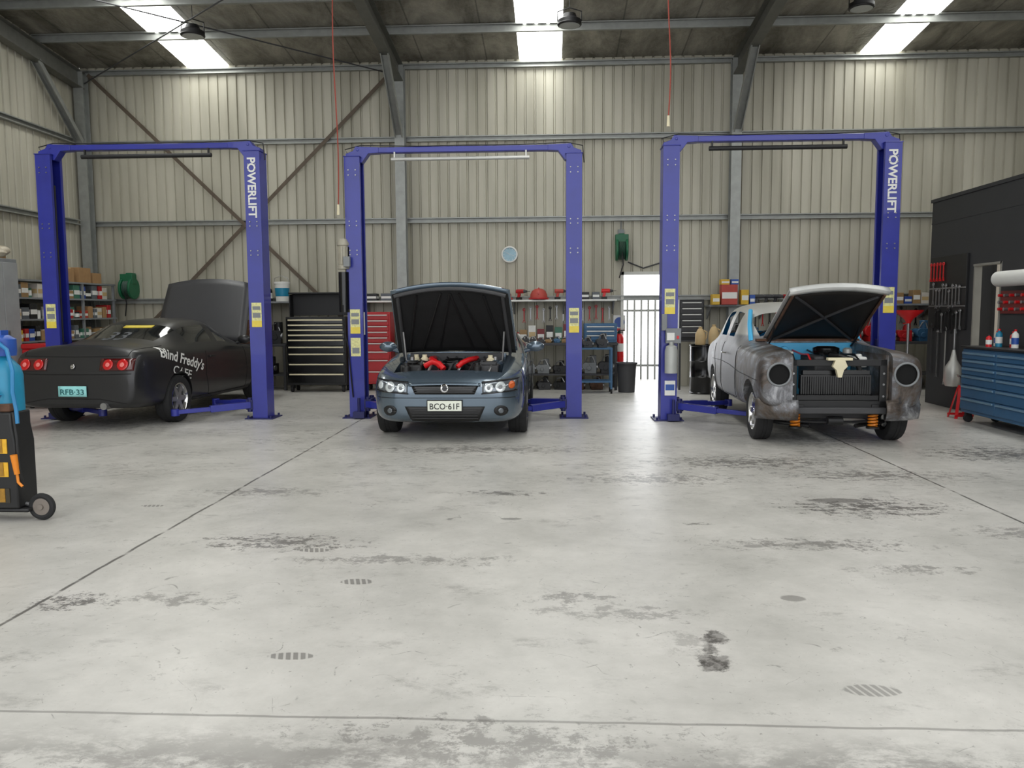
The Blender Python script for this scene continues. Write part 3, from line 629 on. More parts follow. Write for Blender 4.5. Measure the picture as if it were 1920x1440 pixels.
yb_=M('MULTIPLY',yy_,M('SUBTRACT',1,ss(M('ADD',sep.outputs['Y'],wob),2.45,2.5)))
yy2=ss(sep.outputs['Z'],1.16,1.2)
mx1=N.new('ShaderNodeMix'); mx1.data_type='RGBA'; L.new(M('ADD',M('MULTIPLY',yy_,.4),M('MULTIPLY',yb_,.4)),mx1.inputs['Factor']); L.new(cr.outputs['Color'],mx1.inputs['A']); mx1.inputs['B'].default_value=(*lin((140,141,145)),1)
mx2=N.new('ShaderNodeMix'); mx2.data_type='RGBA'; L.new(M('MULTIPLY',yy2,yy_),mx2.inputs['Factor']); L.new(mx1.outputs['Result'],mx2.inputs['A']); mx2.inputs['B'].default_value=(*lin((190,189,184)),1)
ge=N.new('ShaderNodeNewGeometry'); mx3=N.new('ShaderNodeMix'); mx3.data_type='RGBA'; L.new(ge.outputs['Backfacing'],mx3.inputs['Factor']); L.new(mx2.outputs['Result'],mx3.inputs['A']); mx3.inputs['B'].default_value=(*lin((90,165,200)),1)
L.new(mx3.outputs['Result'],p.inputs['Base Color'])
skyb=mat('sky_blue',(75,175,222),.4,0,.05,4)
c3=thing('vintage_car','bare-metal vintage sedan under restoration with bonnet up and empty headlight holes','car',(3.13,8.75,0),math.radians(-2))
S=[st(0,.46,.80,.93,.97),st(.02,.42,.85,.98,1.02),st(.15,.41,.87,1.02,1.06),st(.6,.37,.87,1.04,1.08),st(1.15,.33,.87,1.05,1.11),st(1.38,.31,.87,1.06,1.13),st(1.46,.31,.87,1.07,1.15),
   st(1.86,.31,.87,1.07,1.2,(.63,1.52),.9),st(1.96,.31,.87,1.07,1.2,(.66,1.57),.9),st(2.4,.31,.87,1.07,1.2,(.67,1.60),.9),st(2.48,.31,.87,1.07,1.2,(.67,1.60),.9),st(3.0,.31,.86,1.07,1.2,(.66,1.58),.9),st(3.2,.31,.85,1.07,1.2,(.64,1.55),.9),st(3.7,.32,.83,1.06,1.12),
   st(4.1,.36,.8,1.0,1.04),st(4.25,.42,.75,.9,.94),st(4.3,.5,.66,.8,.83)]
def mf3(k,j):
    if k==6 and j in(7,8): return 1
    if k==12 and j in(7,8): return 1
    if k in(8,10) and j==6: return 1
    if k in(6,7) and j==6: return 3
    return 0
cuts=[]
for s in(-1,1):
    for yy in(.62,3.28): cuts.append(('cx',s*.56,s*1.3,yy,.34,.36))
    cuts.append(('cy',s*.665,.80,-.2,.14,.118))
cuts.append(('b',-.52,.52,-.3,1.36,.25,1.8))
bv3=carbody(c3,S,mf3,[bm3,glass,blk2,skyb],cuts,drop_glass=True)
for s in(-1,1):
    wheel(c3,s*.73,.62,.325,.19,'star',chrome); wheel(c3,s*.74,3.28,.325,.19,'star',chrome)
    b=B(); b.torus((s*.665,-.0,.80),(0,1,0),.122,.012,32,8); mk('headlight_bezel',b,greyp,c3)
    b=B(); b.lathe([(.112,-.0),(.09,.07),(.03,.1),(0,.1)],(s*.665,.03,.80),(0,1,0),28); mk('headlight_bucket',b,blk2,c3)
    b=B(); b.surf(lambda u,v,s=s:(s*(.46+.42*u),.0+.20*u*u-.04*math.sin(v*3.14),.30+.22*v),10,6); mk('front_valance',b,bm3,c3,smooth=60,solid=.012)
    pts=[(s*.42+.045*math.cos(a*.7),.25+.045*math.sin(a*.7),.20+a*.0038) for a in range(0,40)]
    b=B(); b.tube(pts,.013,6); mk('coil_spring',b,orange,c3)
    b=B(); b.tube([(s*.2,.45,.3),(s*.64,.62,.3)],.028,8); b.tube([(s*.25,.3,.20),(s*.64,.55,.22)],.024,8); b.cyl((s*.42,.25,.18),(s*.42,.25,.2),.07); mk('suspension_arm',b,black,c3)
    b=B(); b.bx(s*.36,s*.44,.12,1.5,.36,.46); mk('chassis_rail',b,black,c3,bevel=.006)
    b=B(); b.surf(lambda u,v,s=s:(s*(.515),.1+1.2*u,.45+.55*v),6,4); mk('inner_guard',b,bm3,c3,solid=.006)
    sd='left' if s<0 else 'right'
    seam(bv3,[(1.45,1.05),(1.42,.8),(1.45,.4),(2.42,.38)],sd,c3,blk2); seam(bv3,[(2.45,1.07),(2.44,.7),(2.46,.38),(2.9,.42),(2.95,.7),(3.05,.85),(3.1,1.05)],sd,c3,blk2)
    b=B(); b.tube([(s*.87,2.3,.93),(s*.895,2.25,.93),(s*.895,2.12,.93),(s*.87,2.08,.93)],.01,6); mk('door_handle',b,chrome,c3)
seam(bv3,[(.2,.72),(1.2,.74),(1.8,.79),(2.4,.81),(3.4,.79)],'left',c3,dgrey,'swage_line')
b=B()
for x0,x1,z0,z1 in((-.52,-.44,.42,.95),(.44,.52,.42,.95),(-.52,.52,.88,.95),(-.52,.52,.42,.5)): b.bx(x0,x1,.14,.19,z0,z1)
b.bx(-.44,.44,.155,.17,.5,.56); mk('radiator_support',b,black,c3,bevel=.006)
for x in(-.48,.48):
    b=B()
    for zz in(.55,.68,.8): b.cyl((x,.139,zz),(x,.13,zz),.012,n=8)
    mk('bolt',b,steel,c3)
b=B(); b.bx(-.38,.38,.22,.28,.46,.78); b.bx(-.36,.36,.215,.285,.78,.83)
for k in range(30): b.bx(-.36+k*.0245,-.354+k*.0245,.212,.22,.48,.76)
mk('radiator',b,blackg,c3,bevel=.004)
b=B(); b.prism([(-.05,.95),(.05,.95),(.08,.88),(.04,.84),(.02,.76),(-.02,.76),(-.04,.84),(-.08,.88)],'xz',.08,.14); b.box((0,.12,.96),(.26,.08,.03)); mk('bonnet_latch',b,cream,c3,bevel=.004)
b=B(); b.bx(-.5,.5,.08,.14,.36,.43); b.bx(-.42,.42,.4,.5,.27,.36); mk('front_crossmember',b,dgrey,c3,bevel=.01)
b=B(); b.tube([(-.5,.3,.26),(-.2,.25,.25),(.2,.25,.25),(.5,.3,.26)],.016,8); b.cyl((-.08,.22,.27),(.08,.22,.27),.05); mk('steering_rod',b,black,c3)
en=subpart('engine',c3)
b=B(); b.box((0,.75,.72),(.36,.7,.36)); b.box((-.1,.75,.93),(.14,.6,.08)); b.box((.12,.75,.93),(.12,.6,.06)); b.cyl((0,.36,.68),(0,.4,.68),.12); mk('block',b,dgrey,en,bevel=.02)
b=B(); b.lathe([(0,0),(.14,0),(.15,.03),(.15,.07),(.1,.09),(0,.09)],(.05,.78,.98)); mk('air_cleaner',b,blackg,en)
b=B(); b.tube([(.3,.3,.78),(.25,.34,.92),(.1,.42,.98),(.05,.6,.97)],.03,10); mk('coolant_hose',b,black,en)
for k,m_ in enumerate((black,redb,black,steel,black)):
    b=B(); b.tube([(-.42+.18*k,.3,.9),(-.4+.17*k,.5,.99),(-.35+.16*k,.9,.97),(-.38+.18*k,1.3,1.0)],.011,6); mk('engine_hose',b,m_,en)
b=B(); b.box((-.38,.95,.94),(.16,.22,.14)); b.box((-.38,.95,1.01),(.12,.18,.02)); mk('battery',b,alu,en,bevel=.01)
b=B(); b.lathe([(0,0),(.055,0),(.055,.17),(.03,.19),(0,.19)],(.38,1.05,.85)); mk('ignition_coil',b,alu,en)
b=B(); b.box((.36,.6,.9),(.14,.2,.12)); b.cyl((.36,.6,.94),(.36,.6,.99),.04); mk('brake_booster',b,white,en,bevel=.02)
b=B(); b.bx(-.52,.52,1.33,1.37,.45,1.09); b.cyl((-.3,1.33,1.0),(-.3,1.26,1.0),.05); b.cyl((.2,1.33,.95),(.2,1.28,.95),.06); mk('firewall',b,skyb,c3,bevel=.006)
b=B(); b.sweep([(-.05,-.014),(.05,-.014),(.05,.014),(-.05,.014)],(-.62,1.40,1.125),(.62,1.40,1.125),(0,0,1)); mk('cowl_strip',b,brown,c3)
b=B(); b.torus((-.3,2.1,1.08),(0,.8,.6),.19,.013,28,6); b.tube([(-.3,2.1,1.08),(-.3,1.8,.9)],.02); mk('steering_wheel',b,black,c3)
b=B(); b.bx(-.7,.7,1.6,1.75,.9,1.06); mk('dashboard',b,skyb,c3,bevel=.02)
for s in(-1,1):
    b=B(); b.tube([(s*.66,1.50,1.10),(s*.645,1.68,1.31),(s*.60,1.86,1.49)],.03,8); mk('windscreen_pillar',b,skyb,c3)
ang=math.radians(25); HX=.04
def shx(f): return lambda u,v:(f(u,v)[0]+HX*(1-v),f(u,v)[1],f(u,v)[2])
hf=shx(hoodfn(1.38,.57,.53,ang,1.42,1.15,.03,0,.04))
b=B(); b.surf(hf,14,12); mk('bonnet',b,mat('primer',(168,168,166),.5,.2,.12,3),c3,smooth=60,solid=.016)
hf2=shx(hoodfn(1.34,.55,.51,ang,1.40,1.135,.02,.02,.04))
b=B(); b.surf(hf2,14,12); mk('bonnet_underside',b,mat('under_dark',(36,33,31),.6,.2,.3,5),c3,smooth=60,solid=.006)
hf3=shx(hoodfn(1.36,.56,.52,ang,1.41,1.125,.02,.03,.04))
for a0,a1 in(((.08,.05),(.92,.95)),((.92,.05),(.08,.95)),((.03,.0),(.03,1)),((.97,.0),(.97,1))):
    b=B(); b.tube([hf3(a0[0]+(a1[0]-a0[0])*t/6,a0[1]+(a1[1]-a0[1])*t/6) for t in range(7)],.016,6); mk('bonnet_brace',b,dgrey if a0[0]!=a1[0] else brown,c3)
b=B(); 
def lip(u,v):
    q=V(hf(u,1)); return (q.x,q.y-.05*math.sin(v*3.1),q.z-.08*v+.02)
b.surf(lip,14,4); mk('bonnet_lip',b,mat('primer_light',(200,201,199),.45,.2,.1,4),c3,smooth=60,solid=.012)
for s in(-1,1):
    b=B(); b.tube([(s*.5,1.3,1.05),(s*.5,1.1,1.15),(s*.5,.95,1.33)],.012,6); mk('bonnet_hinge',b,black,c3)

# ---------------- office partition
char=mat('charcoal',(50,51,54),.6,0,.06,3)
OX=6.02; oy0,oy1=11.1,11.82
b=B(); H=3.16
b.bx(OX,OX+.1,2,oy0,0,H); b.bx(OX,OX+.1,oy1,13.15,0,H); b.bx(OX,OX+.1,oy0,oy1,2.13,H); b.bx(OX,XR,13.05,13.15,0,H)
b.bx(OX-.02,OX+.12,2,13.17,H,H+.05); b.bx(OX-.006,OX,2,13.15,2.82,2.84)
mk('wall_office',b,char,smooth=0,kind='structure')
b=B(); b.bx(OX+.0,OX+.1,oy1-.03,oy1,0,2.13); b.bx(OX-.01,OX+.1,oy0,oy0+.03,0,2.13); b.bx(OX-.01,OX+.1,oy0,oy1,2.1,2.13); mk('trim_1',b,mat('trimgrey',(140,138,130),.5),smooth=0,kind='structure')
b=B(); b.bx(OX+.9,OX+.95,10,12.9,0,2.6); mk('wall_office_inner',b,mat('pale_wall_glow',(205,196,180),.6,0,.05,3,emit=.3),smooth=0,kind='structure')  # weak emission in the wall material stands in for light inside the office

# ---------------- roller cabinets
def cabinet(label,loc,rz,w,d,h,rows,bodym,frontm,handm,top=None,casters=True,fulln=1,hh=.014):
    r=thing('tool_cabinet',label,'tool cabinet',loc,rz)
    zb=.13 if casters else 0
    b=B(); b.bx(-w/2,w/2,-d/2+.02,d/2,zb,h); mk('cabinet_body',b,bodym,r,bevel=.01)
    z=h-.04; tot=sum(rows); H=h-zb-.08
    for k in rows:
        dh=H*k/tot
        for c in range(fulln):
            x0=-w/2+.02+(w-.04)*c/fulln; x1=-w/2+.02+(w-.04)*(c+1)/fulln-.006
            dr=B(); dr.bx(x0,x1,-d/2,-d/2+.025,z-dh+.008,z); o=mk('drawer',dr,frontm,r,bevel=.004)
            hb=B(); hb.bx(x0+.03,x1-.03,-d/2-.018,-d/2,z-hh*2.2,z-hh*.6); mk('drawer_handle',hb,handm,o,bevel=.003)
        z-=dh
    if casters:
        for x in(-w/2+.08,w/2-.08):
            for y in(-d/2+.08,d/2-.08):
                b=B(); b.cyl((x-.02,y,.055),(x+.02,y,.055),.055); b.box((x,y,.11),(.06,.07,.03)); mk('castor',b,rubber,r)
    if top=='lid':
        b=B(); b.bx(-w/2,w/2,d/2-.06,d/2-.03,h+.02,h+.45); b.bx(-w/2,-w/2+.02,d/2-.25,d/2-.03,h,h+.42); b.bx(w/2-.02,w/2,d/2-.25,d/2-.03,h,h+.42); b.bx(-w/2,w/2,d/2-.28,d/2-.03,h+.43,h+.46); mk('lid',b,bodym,r,bevel=.006)
    if top=='mat':
        b=B(); b.bx(-w/2-.01,w/2+.01,-d/2-.01,d/2+.01,h,h+.03); mk('worktop',b,black,r,bevel=.006)
    return r
cabinet('tall black rolling tool cabinet with pale drawer handles and raised lid',(-4.42,15.05,0),0,1.14,.5,1.42,[1,1,1,1,1.4,1.4,2,2,2],black,blackg,cream,'lid',hh=.016)
cabinet('blue rolling tool cabinet with many drawers beside the dark partition',(5.7,10.05,0),-math.pi/2,1.7,.52,.98,[1,1,1,1.3,1.6,1.6],bluetool,bluetool,mat('handle_blue',(130,165,190),.3,.5),'mat',fulln=2,hh=.016)
cabinet('blue tool chest with silver drawer pulls on the workbench',(.92,15.35,.9),0,.62,.42,.36,[1,1,1.3],bluetool,bluetool,alu,None,False)
cabinet('red tool cabinet standing against the back wall',(-3.33,15.25,0),0,.55,.45,1.5,[1,1,1,1,1,1.5,1.5,2,2],red,red,alu,None)
cabinet('black tool chest with steel drawer pulls on the drum-side stand',(2.62,15.35,.95),0,.46,.4,.75,[1,1,1,1,1,1],black,dgrey,alu,None,False)
b=B(); b.bx(-.24,.24,-.22,.22,.91,.95)
for x in(-.21,.21):
    for y in(-.19,.19): b.bx(x-.02,x+.02,y-.02,y+.02,0,.91)
mk('steel_stand',b,dgrey,loc=(2.62,15.4,0),label='dark steel stand carrying a black tool chest',cat='stand')

# ---------------- shelves & benches
def shelf(label,x0,x1,y,z,d,m,name='wall_shelf'):
    r=thing(name,label,'shelf',((x0+x1)/2,y,z)); w=x1-x0
    b=B(); b.bx(-w/2,w/2,-d/2,d/2+.1,-.035,0); mk('board',b,m,r,bevel=.004)
    n=max(2,int(w/.9)+1)
    for k in range(n):
        x=-w/2+.05+(w-.1)*k/(n-1); b=B(); b.prism([(-d/2+.03,-.035),(d/2+.1,-.035),(d/2+.1,-.28),(d/2+.08,-.28)],'yz',x-.01,x+.01); mk('bracket',b,greyp,r,smooth=0)
    return r
shelf('long white-edged wall shelf loaded with tools',-3.7,1.25,15.68,1.72,.4,white)
shelf('long pale wall shelf loaded with power tools and boxes',3.0,8.2,15.68,1.60,.4,greyp)
shelf('grey wall shelf with engine parts and a bucket',-6.6,-5.05,15.68,1.72,.4,greyp)
def bench(label,x0,x1,y,h,d,m):
    r=thing('workbench',label,'workbench',((x0+x1)/2,y,0)); w=x1-x0
    b=B(); b.bx(-w/2,w/2,-d/2,d/2,h-.05,h); mk('bench_top',b,m,r,bevel=.006)
    for x in(-w/2+.04,w/2-.04):
        for yy in(-d/2+.04,d/2-.04): b=B(); b.bx(x-.025,x+.025,yy-.025,yy+.025,0,h-.05); mk('leg',b,dgrey,r)
    b=B(); b.bx(-w/2+.03,w/2-.03,-d/2+.03,d/2-.03,.28,.31); mk('lower_shelf',b,dgrey,r)
bench('dark steel workbench with engine parts on its lower shelf',-.65,1.25,15.42,.9,.6,dgrey)
bench('dark workbench crowded with parts along the clad wall',-2.95,-.75,15.42,.9,.6,dgrey)
bench('dark workbench with parts behind the coupe',-6.9,-5.1,15.42,.9,.6,dgrey)
bench('long steel workbench under the tool shelf',3.3,8.0,15.42,.9,.6,dgrey)

PAL=[(170,30,32),(40,70,150),(200,195,185),(30,30,32),(150,120,80),(210,170,50),(90,95,100),(180,60,40),(60,110,90),(120,40,45),(220,220,215)]
PM=[mat('pal%d'%i,c,.5,0,.1,9) for i,c in enumerate(PAL)]
def carton(x,y,z,w,d,h,m=None,lab='brown cardboard carton on the shelf',rz=0,group=None):
    r=thing('carton',lab,'box',(x,y,z),rz,group)
    b=B(); b.bx(-w/2,w/2,-d/2,d/2,0,h); mk('box_body',b,m or card,r,bevel=.004)
    b=B()
    if m: b.bx(-w/2+.01,w/2-.01,-d/2-.003,-d/2,h*.3,h*.62); b.bx(w/2,w/2+.003,-d/2+.01,d/2-.01,h*.3,h*.62)
    else: b.bx(-.025,.025,-d/2-.002,d/2+.002,h-.06,h+.002)
    mk('box_label' if m else 'packing_tape',b,white if m and m is not PM[2] and m is not PM[10] else tape,r)
def bottle(x,y,z,r_,h,m,capm,lab):
    r=thing('bottle',lab,'bottle',(x,y,z))
    b=B(); b.lathe([(0,0),(r_,0),(r_,h*.68),(r_*.85,h*.78),(r_*.35,h*.86),(r_*.35,h*.92)],n=16); mk('bottle_body',b,m,r)
    b=B(); b.lathe([(0,h*.9),(r_*.42,h*.9),(r_*.42,h),(0,h)],n=14); mk('cap',b,capm,r)
    b=B(); b.cyl((0,0,h*.2),(0,0,h*.55),r_+.002,n=16,cap=False); mk('bottle_label',b,white if m is not white else bluemid,r)
def tin(x,y,z,r_,h,m,lab='metal tin with lid on the shelf',grp=None):
    r=thing('tin',lab,'tin',(x,y,z),0,grp)
    b=B(); b.lathe([(0,0),(r_*1.03,0),(r_,.01),(r_,h*.94),(r_*1.04,h*.95),(r_*1.04,h),(r_*.85,h),(r_*.85,h*.97),(0,h*.97)],n=16); mk('tin_body',b,m,r)
    b=B(); b.cyl((0,0,h*.2),(0,0,h*.75),r_+.002,n=16,cap=False); mk('tin_label',b,white,r)
def drill(x,y,z,m,rz=0,s=1,lab='cordless power tool lying on the shelf'):
    r=thing('power_tool',lab,'power tool',(x,y,z),rz)
    b=B(); b.cyl((-.1*s,0,.18*s),(.08*s,0,.18*s),.045*s,n=14); b.prism([(-.06*s,.16*s),(.0,.16*s),(-.02*s,.05*s),(-.08*s,.05*s)],'xz',-.022*s,.022*s); mk('tool_body',b,m,r,bevel=.004)
    b=B(); b.lathe([(.04*s,0),(.03*s,.04*s),(.02*s,.07*s),(.006*s,.07*s),(.006*s,.14*s)],(.08*s,0,.18*s),(1,0,0),12); mk('chuck',b,dgrey,r)
    b=B(); b.bx(-.1*s,.02*s,-.035*s,.035*s,0,.055*s); mk('battery_pack',b,black,r,bevel=.004)
def lump(x,y,z,w,d,h,m,lab,name='engine_part'):
    r=thing(name,lab,'car part',(x,y,z),random.uniform(-.2,.2))
    b=B(); b.box((0,0,h*.3),(w*.8,d*.8,h*.6)); b.cyl((-w*.3,-d*.42,h*.4),(-w*.3,d*.3,h*.4),h*.22,n=12); b.cyl((w*.15,0,h*.5),(w*.15,0,h),h*.2,n=12); b.cyl((-w*.1,-d*.45,h*.3),(-w*.1,0,h*.3),h*.14,n=10); mk('casting',b,m,r,bevel=.008)
    b=B(); b.tube([(-w*.4,-d*.2,h*.5),(-w*.2,-d*.35,h*.9),(w*.1,-d*.2,h*.95),(w*.45,-d*.3,h*.3)],.014,6); b.cyl((w*.35,-d*.2,h*.35),(w*.5,-d*.2,h*.35),h*.16,n=12); mk('fitting',b,steel,r)
for x,m in((-1.15,red),(-.6,red),(.15,pink),(.4,red),(1.05,redb)): drill(x,15.6,1.72,m,random.uniform(-.6,.6),.9)
for x,w,m in((-3.5,.2,PM[3]),(-3.2,.24,PM[6]),(-2.9,.2,PM[0]),(-2.5,.24,PM[3]),(.62,.2,PM[3]),(.85,.14,PM[6])): carton(x,15.6,1.72,w,.22,.14,m,'small coloured parts box on the shelf')
for x in(-.95,-.25):
    r=thing('hard_hat','faded red rounded helmet-like cover on the shelf','helmet',(x,15.6,1.72))
    b=B(); b.lathe([(.17,.03),(.165,.1),(.13,.17),(.07,.21),(0,.22)],n=20); mk('shell',b,pink,r); b=B(); b.torus((0,0,.02),(0,0,1),.18,.018); mk('brim',b,red,r)
    b=B(); b.tube([(0,-.16,.1),(0,-.1,.18),(0,0,.225),(0,.1,.18)],.014,6); mk('crest',b,red,r)
for i in range(8): lump(-.5+i*.15,15.28,.9,.14,.2,random.uniform(.10,.2),random.choice([dgrey,black,greyp,brown,PM[4],bluetool]),'greasy metal engine part on the workbench')
for i in range(7): carton(-.55+i*.17,15.58,.9,.14,.12,random.uniform(.22,.4),random.choice(PM),'coloured parts box standing at the back of the bench')
for i in range(6): lump(-.45+i*.3,15.4,.31,.28,.35,random.uniform(.2,.36),random.choice([dgrey,black,brown,greyp]),'dark engine casting stored on the lower bench shelf')
for i in range(5): lump(-.5+i*.34,15.38,0,.28,.35,.24,random.choice([dgrey,black,brown]),'dark engine casting stored on the floor under the bench')
for i in range(7): lump(-2.8+i*.3,15.4,.9,.26,.3,random.uniform(.2,.4),random.choice([dgrey,black,red,greyp]),'metal part heaped on the workbench')
for i in range(6): lump(-6.75+i*.28,15.35,.9,.24,.3,random.uniform(.35,.6),random.choice([dgrey,black,brown]),'dark engine part on the bench')
for i in range(4): lump(-6.7+i*.4,15.35,.31,.3,.35,random.uniform(.25,.4),random.choice([dgrey,black]),'dark engine part on the lower bench shelf')
for i in range(5): lump(-6.5+i*.19,15.6,1.72,.18,.22,random.uniform(.22,.38),random.choice([dgrey,black,black]),'black engine part on the wall shelf')
bottle(-.64,15.2,.9,.05,.2,white,red,'white plastic oil bottle on the bench')
r=thing('pail','white plastic pail with blue label on the shelf','bucket',(-5.30,15.6,1.72))
b=B(); b.lathe([(0,0),(.12,0),(.145,.34),(.155,.34),(.155,.38),(0,.39)],n=20); mk('pail_body',b,white,r)
b=B(); b.lathe([(.131,.1),(.143,.26)],n=20,cap=False); mk('pail_label',b,cyan,r)
b=B(); b.tube([(-.15,0,.34),(-.13,-.04,.45),(0,-.05,.5),(.13,-.04,.45),(.15,0,.34)],.006,6); mk('pail_handle',b,steel,r)
bottle(-5.56,15.6,1.72,.06,.3,black,red,'black oil bottle on the shelf')
for i in range(13): drill(3.95+i*.17,15.55,1.60,random.choice([red,red,pink,dgrey,redb]),random.uniform(-.8,.8),.85)
for x,w,h,m in((3.12,.14,.2,PM[5]),(3.37,.3,.38,pink),(3.66,.14,.28,PM[5]),(3.8,.1,.18,bluemid)):
    carton(x,15.53,1.60,w,.2,h,m,'coloured parts carton on the long shelf')
for x,w,m in((3.29,.16,PM[5]),(3.47,.14,bluemid)): carton(x,15.53,1.98,w,.18,.1,m,'small box stacked on top of a red carton')
for i in range(12):
    carton(6.25+i*.155,15.6,1.6,.14,.2,random.uniform(.12,.3),random.choice(PM),'coloured parts box on the long shelf')
for i in range(14): 
    x=3.5+i*.31; lump(x,15.35,.9,.26,.3,random.uniform(.2,.5),random.choice([dgrey,black,red,greyp,bluetool]),'metal part or tool heaped on the long workbench')
def handtool(x,y,z,L_,m,name='hand_tool',lab='hand tool hanging on the wall',rz=0,rot=0,grp='tools hung on the wall'):
    r=thing(name,lab,'tool',(x,y,z),rz,grp)
    b=B(); b.sweep([(-.011,-.005),(.011,-.005),(.011,.005),(-.011,.005)],(0,0,0),(0,0,L_),(0,1,0)); b.torus((0,0,L_),(0,1,0),.022,.009,12,6); b.prism([(-.03,-.06),(-.012,0),(.012,0),(.03,-.06),(.012,-.05),(.012,-.02),(-.012,-.02),(-.012,-.05)],'xz',-.007,.007)
    mk('spanner',b,m,r)
for i in range(14): handtool(-.55+i*.13,15.99,1.33+.03*(i%3),.2,random.choice([steel,redb,black,steel,cyan]))
for i in range(30): handtool(4.0+i*.14,15.99,1.2+.04*(i%3),.24,random.choice([steel,black,steel,redb]))

# clock
r=thing('wall_clock','round white-rimmed wall clock with pale blue face','clock',(-.83,15.985,2.62))
b=B(); b.lathe([(.15,0),(.165,.015),(.16,.04),(.135,.045),(.135,.02),(0,.02)],(0,0,0),(0,-1,0),36); mk('clock_rim',b,white,r)
b=B(); b.lathe([(0,.022),(.133,.022),(.133,.026),(0,.026)],(0,0,0),(0,-1,0),32); mk('clock_face',b,mat('clockface',(150,185,200),.4,0,.15,12),r)
b=B()
for k in range(12):
    a=k*math.pi/6; b.box((.113*math.sin(a),-.028,.113*math.cos(a)),(.008,.004,.02),Matrix.Rotation(a,3,'Y'))
mk('hour_mark',b,white,r)
b=B(); b.sweep([(-.004,-.002),(.004,-.002),(.004,.002),(-.004,.002)],(0,-.032,0),(-.06,-.032,.04),(0,1,0)); b.sweep([(-.003,-.002),(.003,-.002),(.003,.002),(-.003,.002)],(0,-.034,0),(.09,-.034,-.03),(0,1,0)); mk('clock_hand',b,white,r)

def reel(x,z,s,y=15.8):
    r=thing('hose_reel','green wall-mounted hose reel with wound hose','hose reel',(x,y,z))
    b=B(); b.bx(-.14*s,.14*s,-.1,.08,.1*s,.32*s); b.cyl((-.13*s,0,0),(-.08*s,0,0),.24*s,n=24); b.cyl((.08*s,0,0),(.13*s,0,0),.24*s,n=24); b.bx(-.06*s,.06*s,.0,.2,-.2*s,.35*s); mk('reel_frame',b,green,r,bevel=.008)
    b=B()
    for k in range(6): b.torus(((-.06+k*.024)*s,0,0),(1,0,0),.19*s,.014*s,24,6)
    mk('wound_hose',b,mat('hose_dkgreen',(25,60,45),.5),r)
    b=B(); b.tube([(0,-.18*s,-.05),(.02,-.17*s,-.3),(-.05,-.1*s,-.55)],.012,6); mk('hose_end',b,black,r)
reel(1.36,2.68,.9); reel(-8.5,2.0,.9,15.8)
b=B(); b.tube([(1.5,15.97,2.45),(1.8,15.97,2.33),(2.1,15.97,2.42),(2.4,15.97,2.5)],.014,6); mk('power_cable',b,dgrey,label='dark cable draped along the wall above the door',cat='cable')
b=B(); b.tube([(1.36,15.96,2.9),(1.36,15.96,3.24)],.012,6); b.bx(1.3,1.42,15.92,15.99,2.98,3.08); mk('conduit',b,greyp,label='grey conduit running up the wall above the reel',cat='pipe')
b=B(); b.bx(DX0-.06,DX0,15.92,16.05,0,DZ+.06); b.bx(DX1,DX1+.06,15.92,16.05,0,DZ+.06); b.bx(DX0-.06,DX1+.06,15.92,16.05,DZ,DZ+.06); mk('door_1',b,mat('frame_white',(205,205,198),.5),smooth=0,kind='structure')
r=thing('steel_fence','dark grey palisade fence with vertical bars outside the doorway','fence',(1.9,17.6,0))
for k in range(20): b=B(); b.bx(-1.6+k*.15-.02,-1.6+k*.15+.02,-.015,.015,0,1.72); b.prism([(-1.6+k*.15-.02,1.72),(-1.6+k*.15+.02,1.72),(-1.6+k*.15,1.8)],'xz',-.015,.015); mk('fence_bar',b,greyp,r)
for z in(.3,1.5): b=B(); b.bx(-1.7,1.6,.015,.05,z-.025,z+.025); mk('fence_rail',b,greyp,r)

r=thing('fire_extinguisher','red fire extinguisher with black hose mounted on the wall','fire extinguisher',(1.33,15.82,.5))
b=B(); b.lathe([(0,0),(.085,0),(.09,.02),(.09,.46),(.07,.52),(.03,.55),(0,.55)],n=20); mk('cylinder',b,redb,r)
b=B(); b.lathe([(.0,.54),(.025,.54),(.025,.6),(0,.6)]); b.bx(-.02,.1,-.012,.012,.6,.625); b.bx(-.02,.08,-.012,.012,.57,.585); b.tube([(-.02,0,.58),(-.11,-.02,.5),(-.12,-.03,.3),(-.1,-.04,.1)],.012,8); mk('valve_and_hose',b,black,r)
b=B(); b.cyl((0,0,.2),(0,0,.36),.0915,n=20,cap=False); mk('label_band',b,white,r)
b=B(); b.bx(-.06,.06,.09,.18,.25,.45); mk('wall_bracket',b,dgrey,r)
r=thing('safety_sign','blue round safety sign on a white board','sign',(1.34,15.97,1.25))
b=B(); b.bx(-.12,.12,0,.03,-.16,.16); mk('board',b,white,r); b=B(); b.cyl((0,0,.02),(0,-.006,.02),.1,n=24); mk('symbol_disc',b,bluemid,r); b=B(); b.bx(-.09,.09,-.004,0,-.15,-.1); mk('text_band',b,redb,r)
r=thing('waste_bin','charcoal plastic waste bin by the lift column','bin',(1.38,14.8,0))
b=B(); b.lathe([(0,0),(.15,0),(.18,.52),(.2,.52),(.2,.55),(.165,.55),(.14,.03),(0,.03)],n=24); mk('bin_body',b,dgrey,r); b=B(); b.torus((0,0,.54),(0,0,1),.19,.01); mk('rim',b,black,r)
x,y=2.78,14.6
r=thing('oil_drum','black steel oil drum with rolled hoops','drum',(x,y,0))
b=B(); b.lathe([(0,0),(.285,0),(.29,.02),(.28,.03),(.28,.28),(.292,.295),(.28,.31),(.28,.57),(.292,.585),(.28,.6),(.28,.85),(.29,.86),(.29,.88),(.27,.88),(.27,.865),(0,.865)],n=32); mk('drum_body',b,blackg,r)
b=B(); b.cyl((.12,-.1,.865),(.12,-.1,.9),.035); mk('bung',b,steel,r)
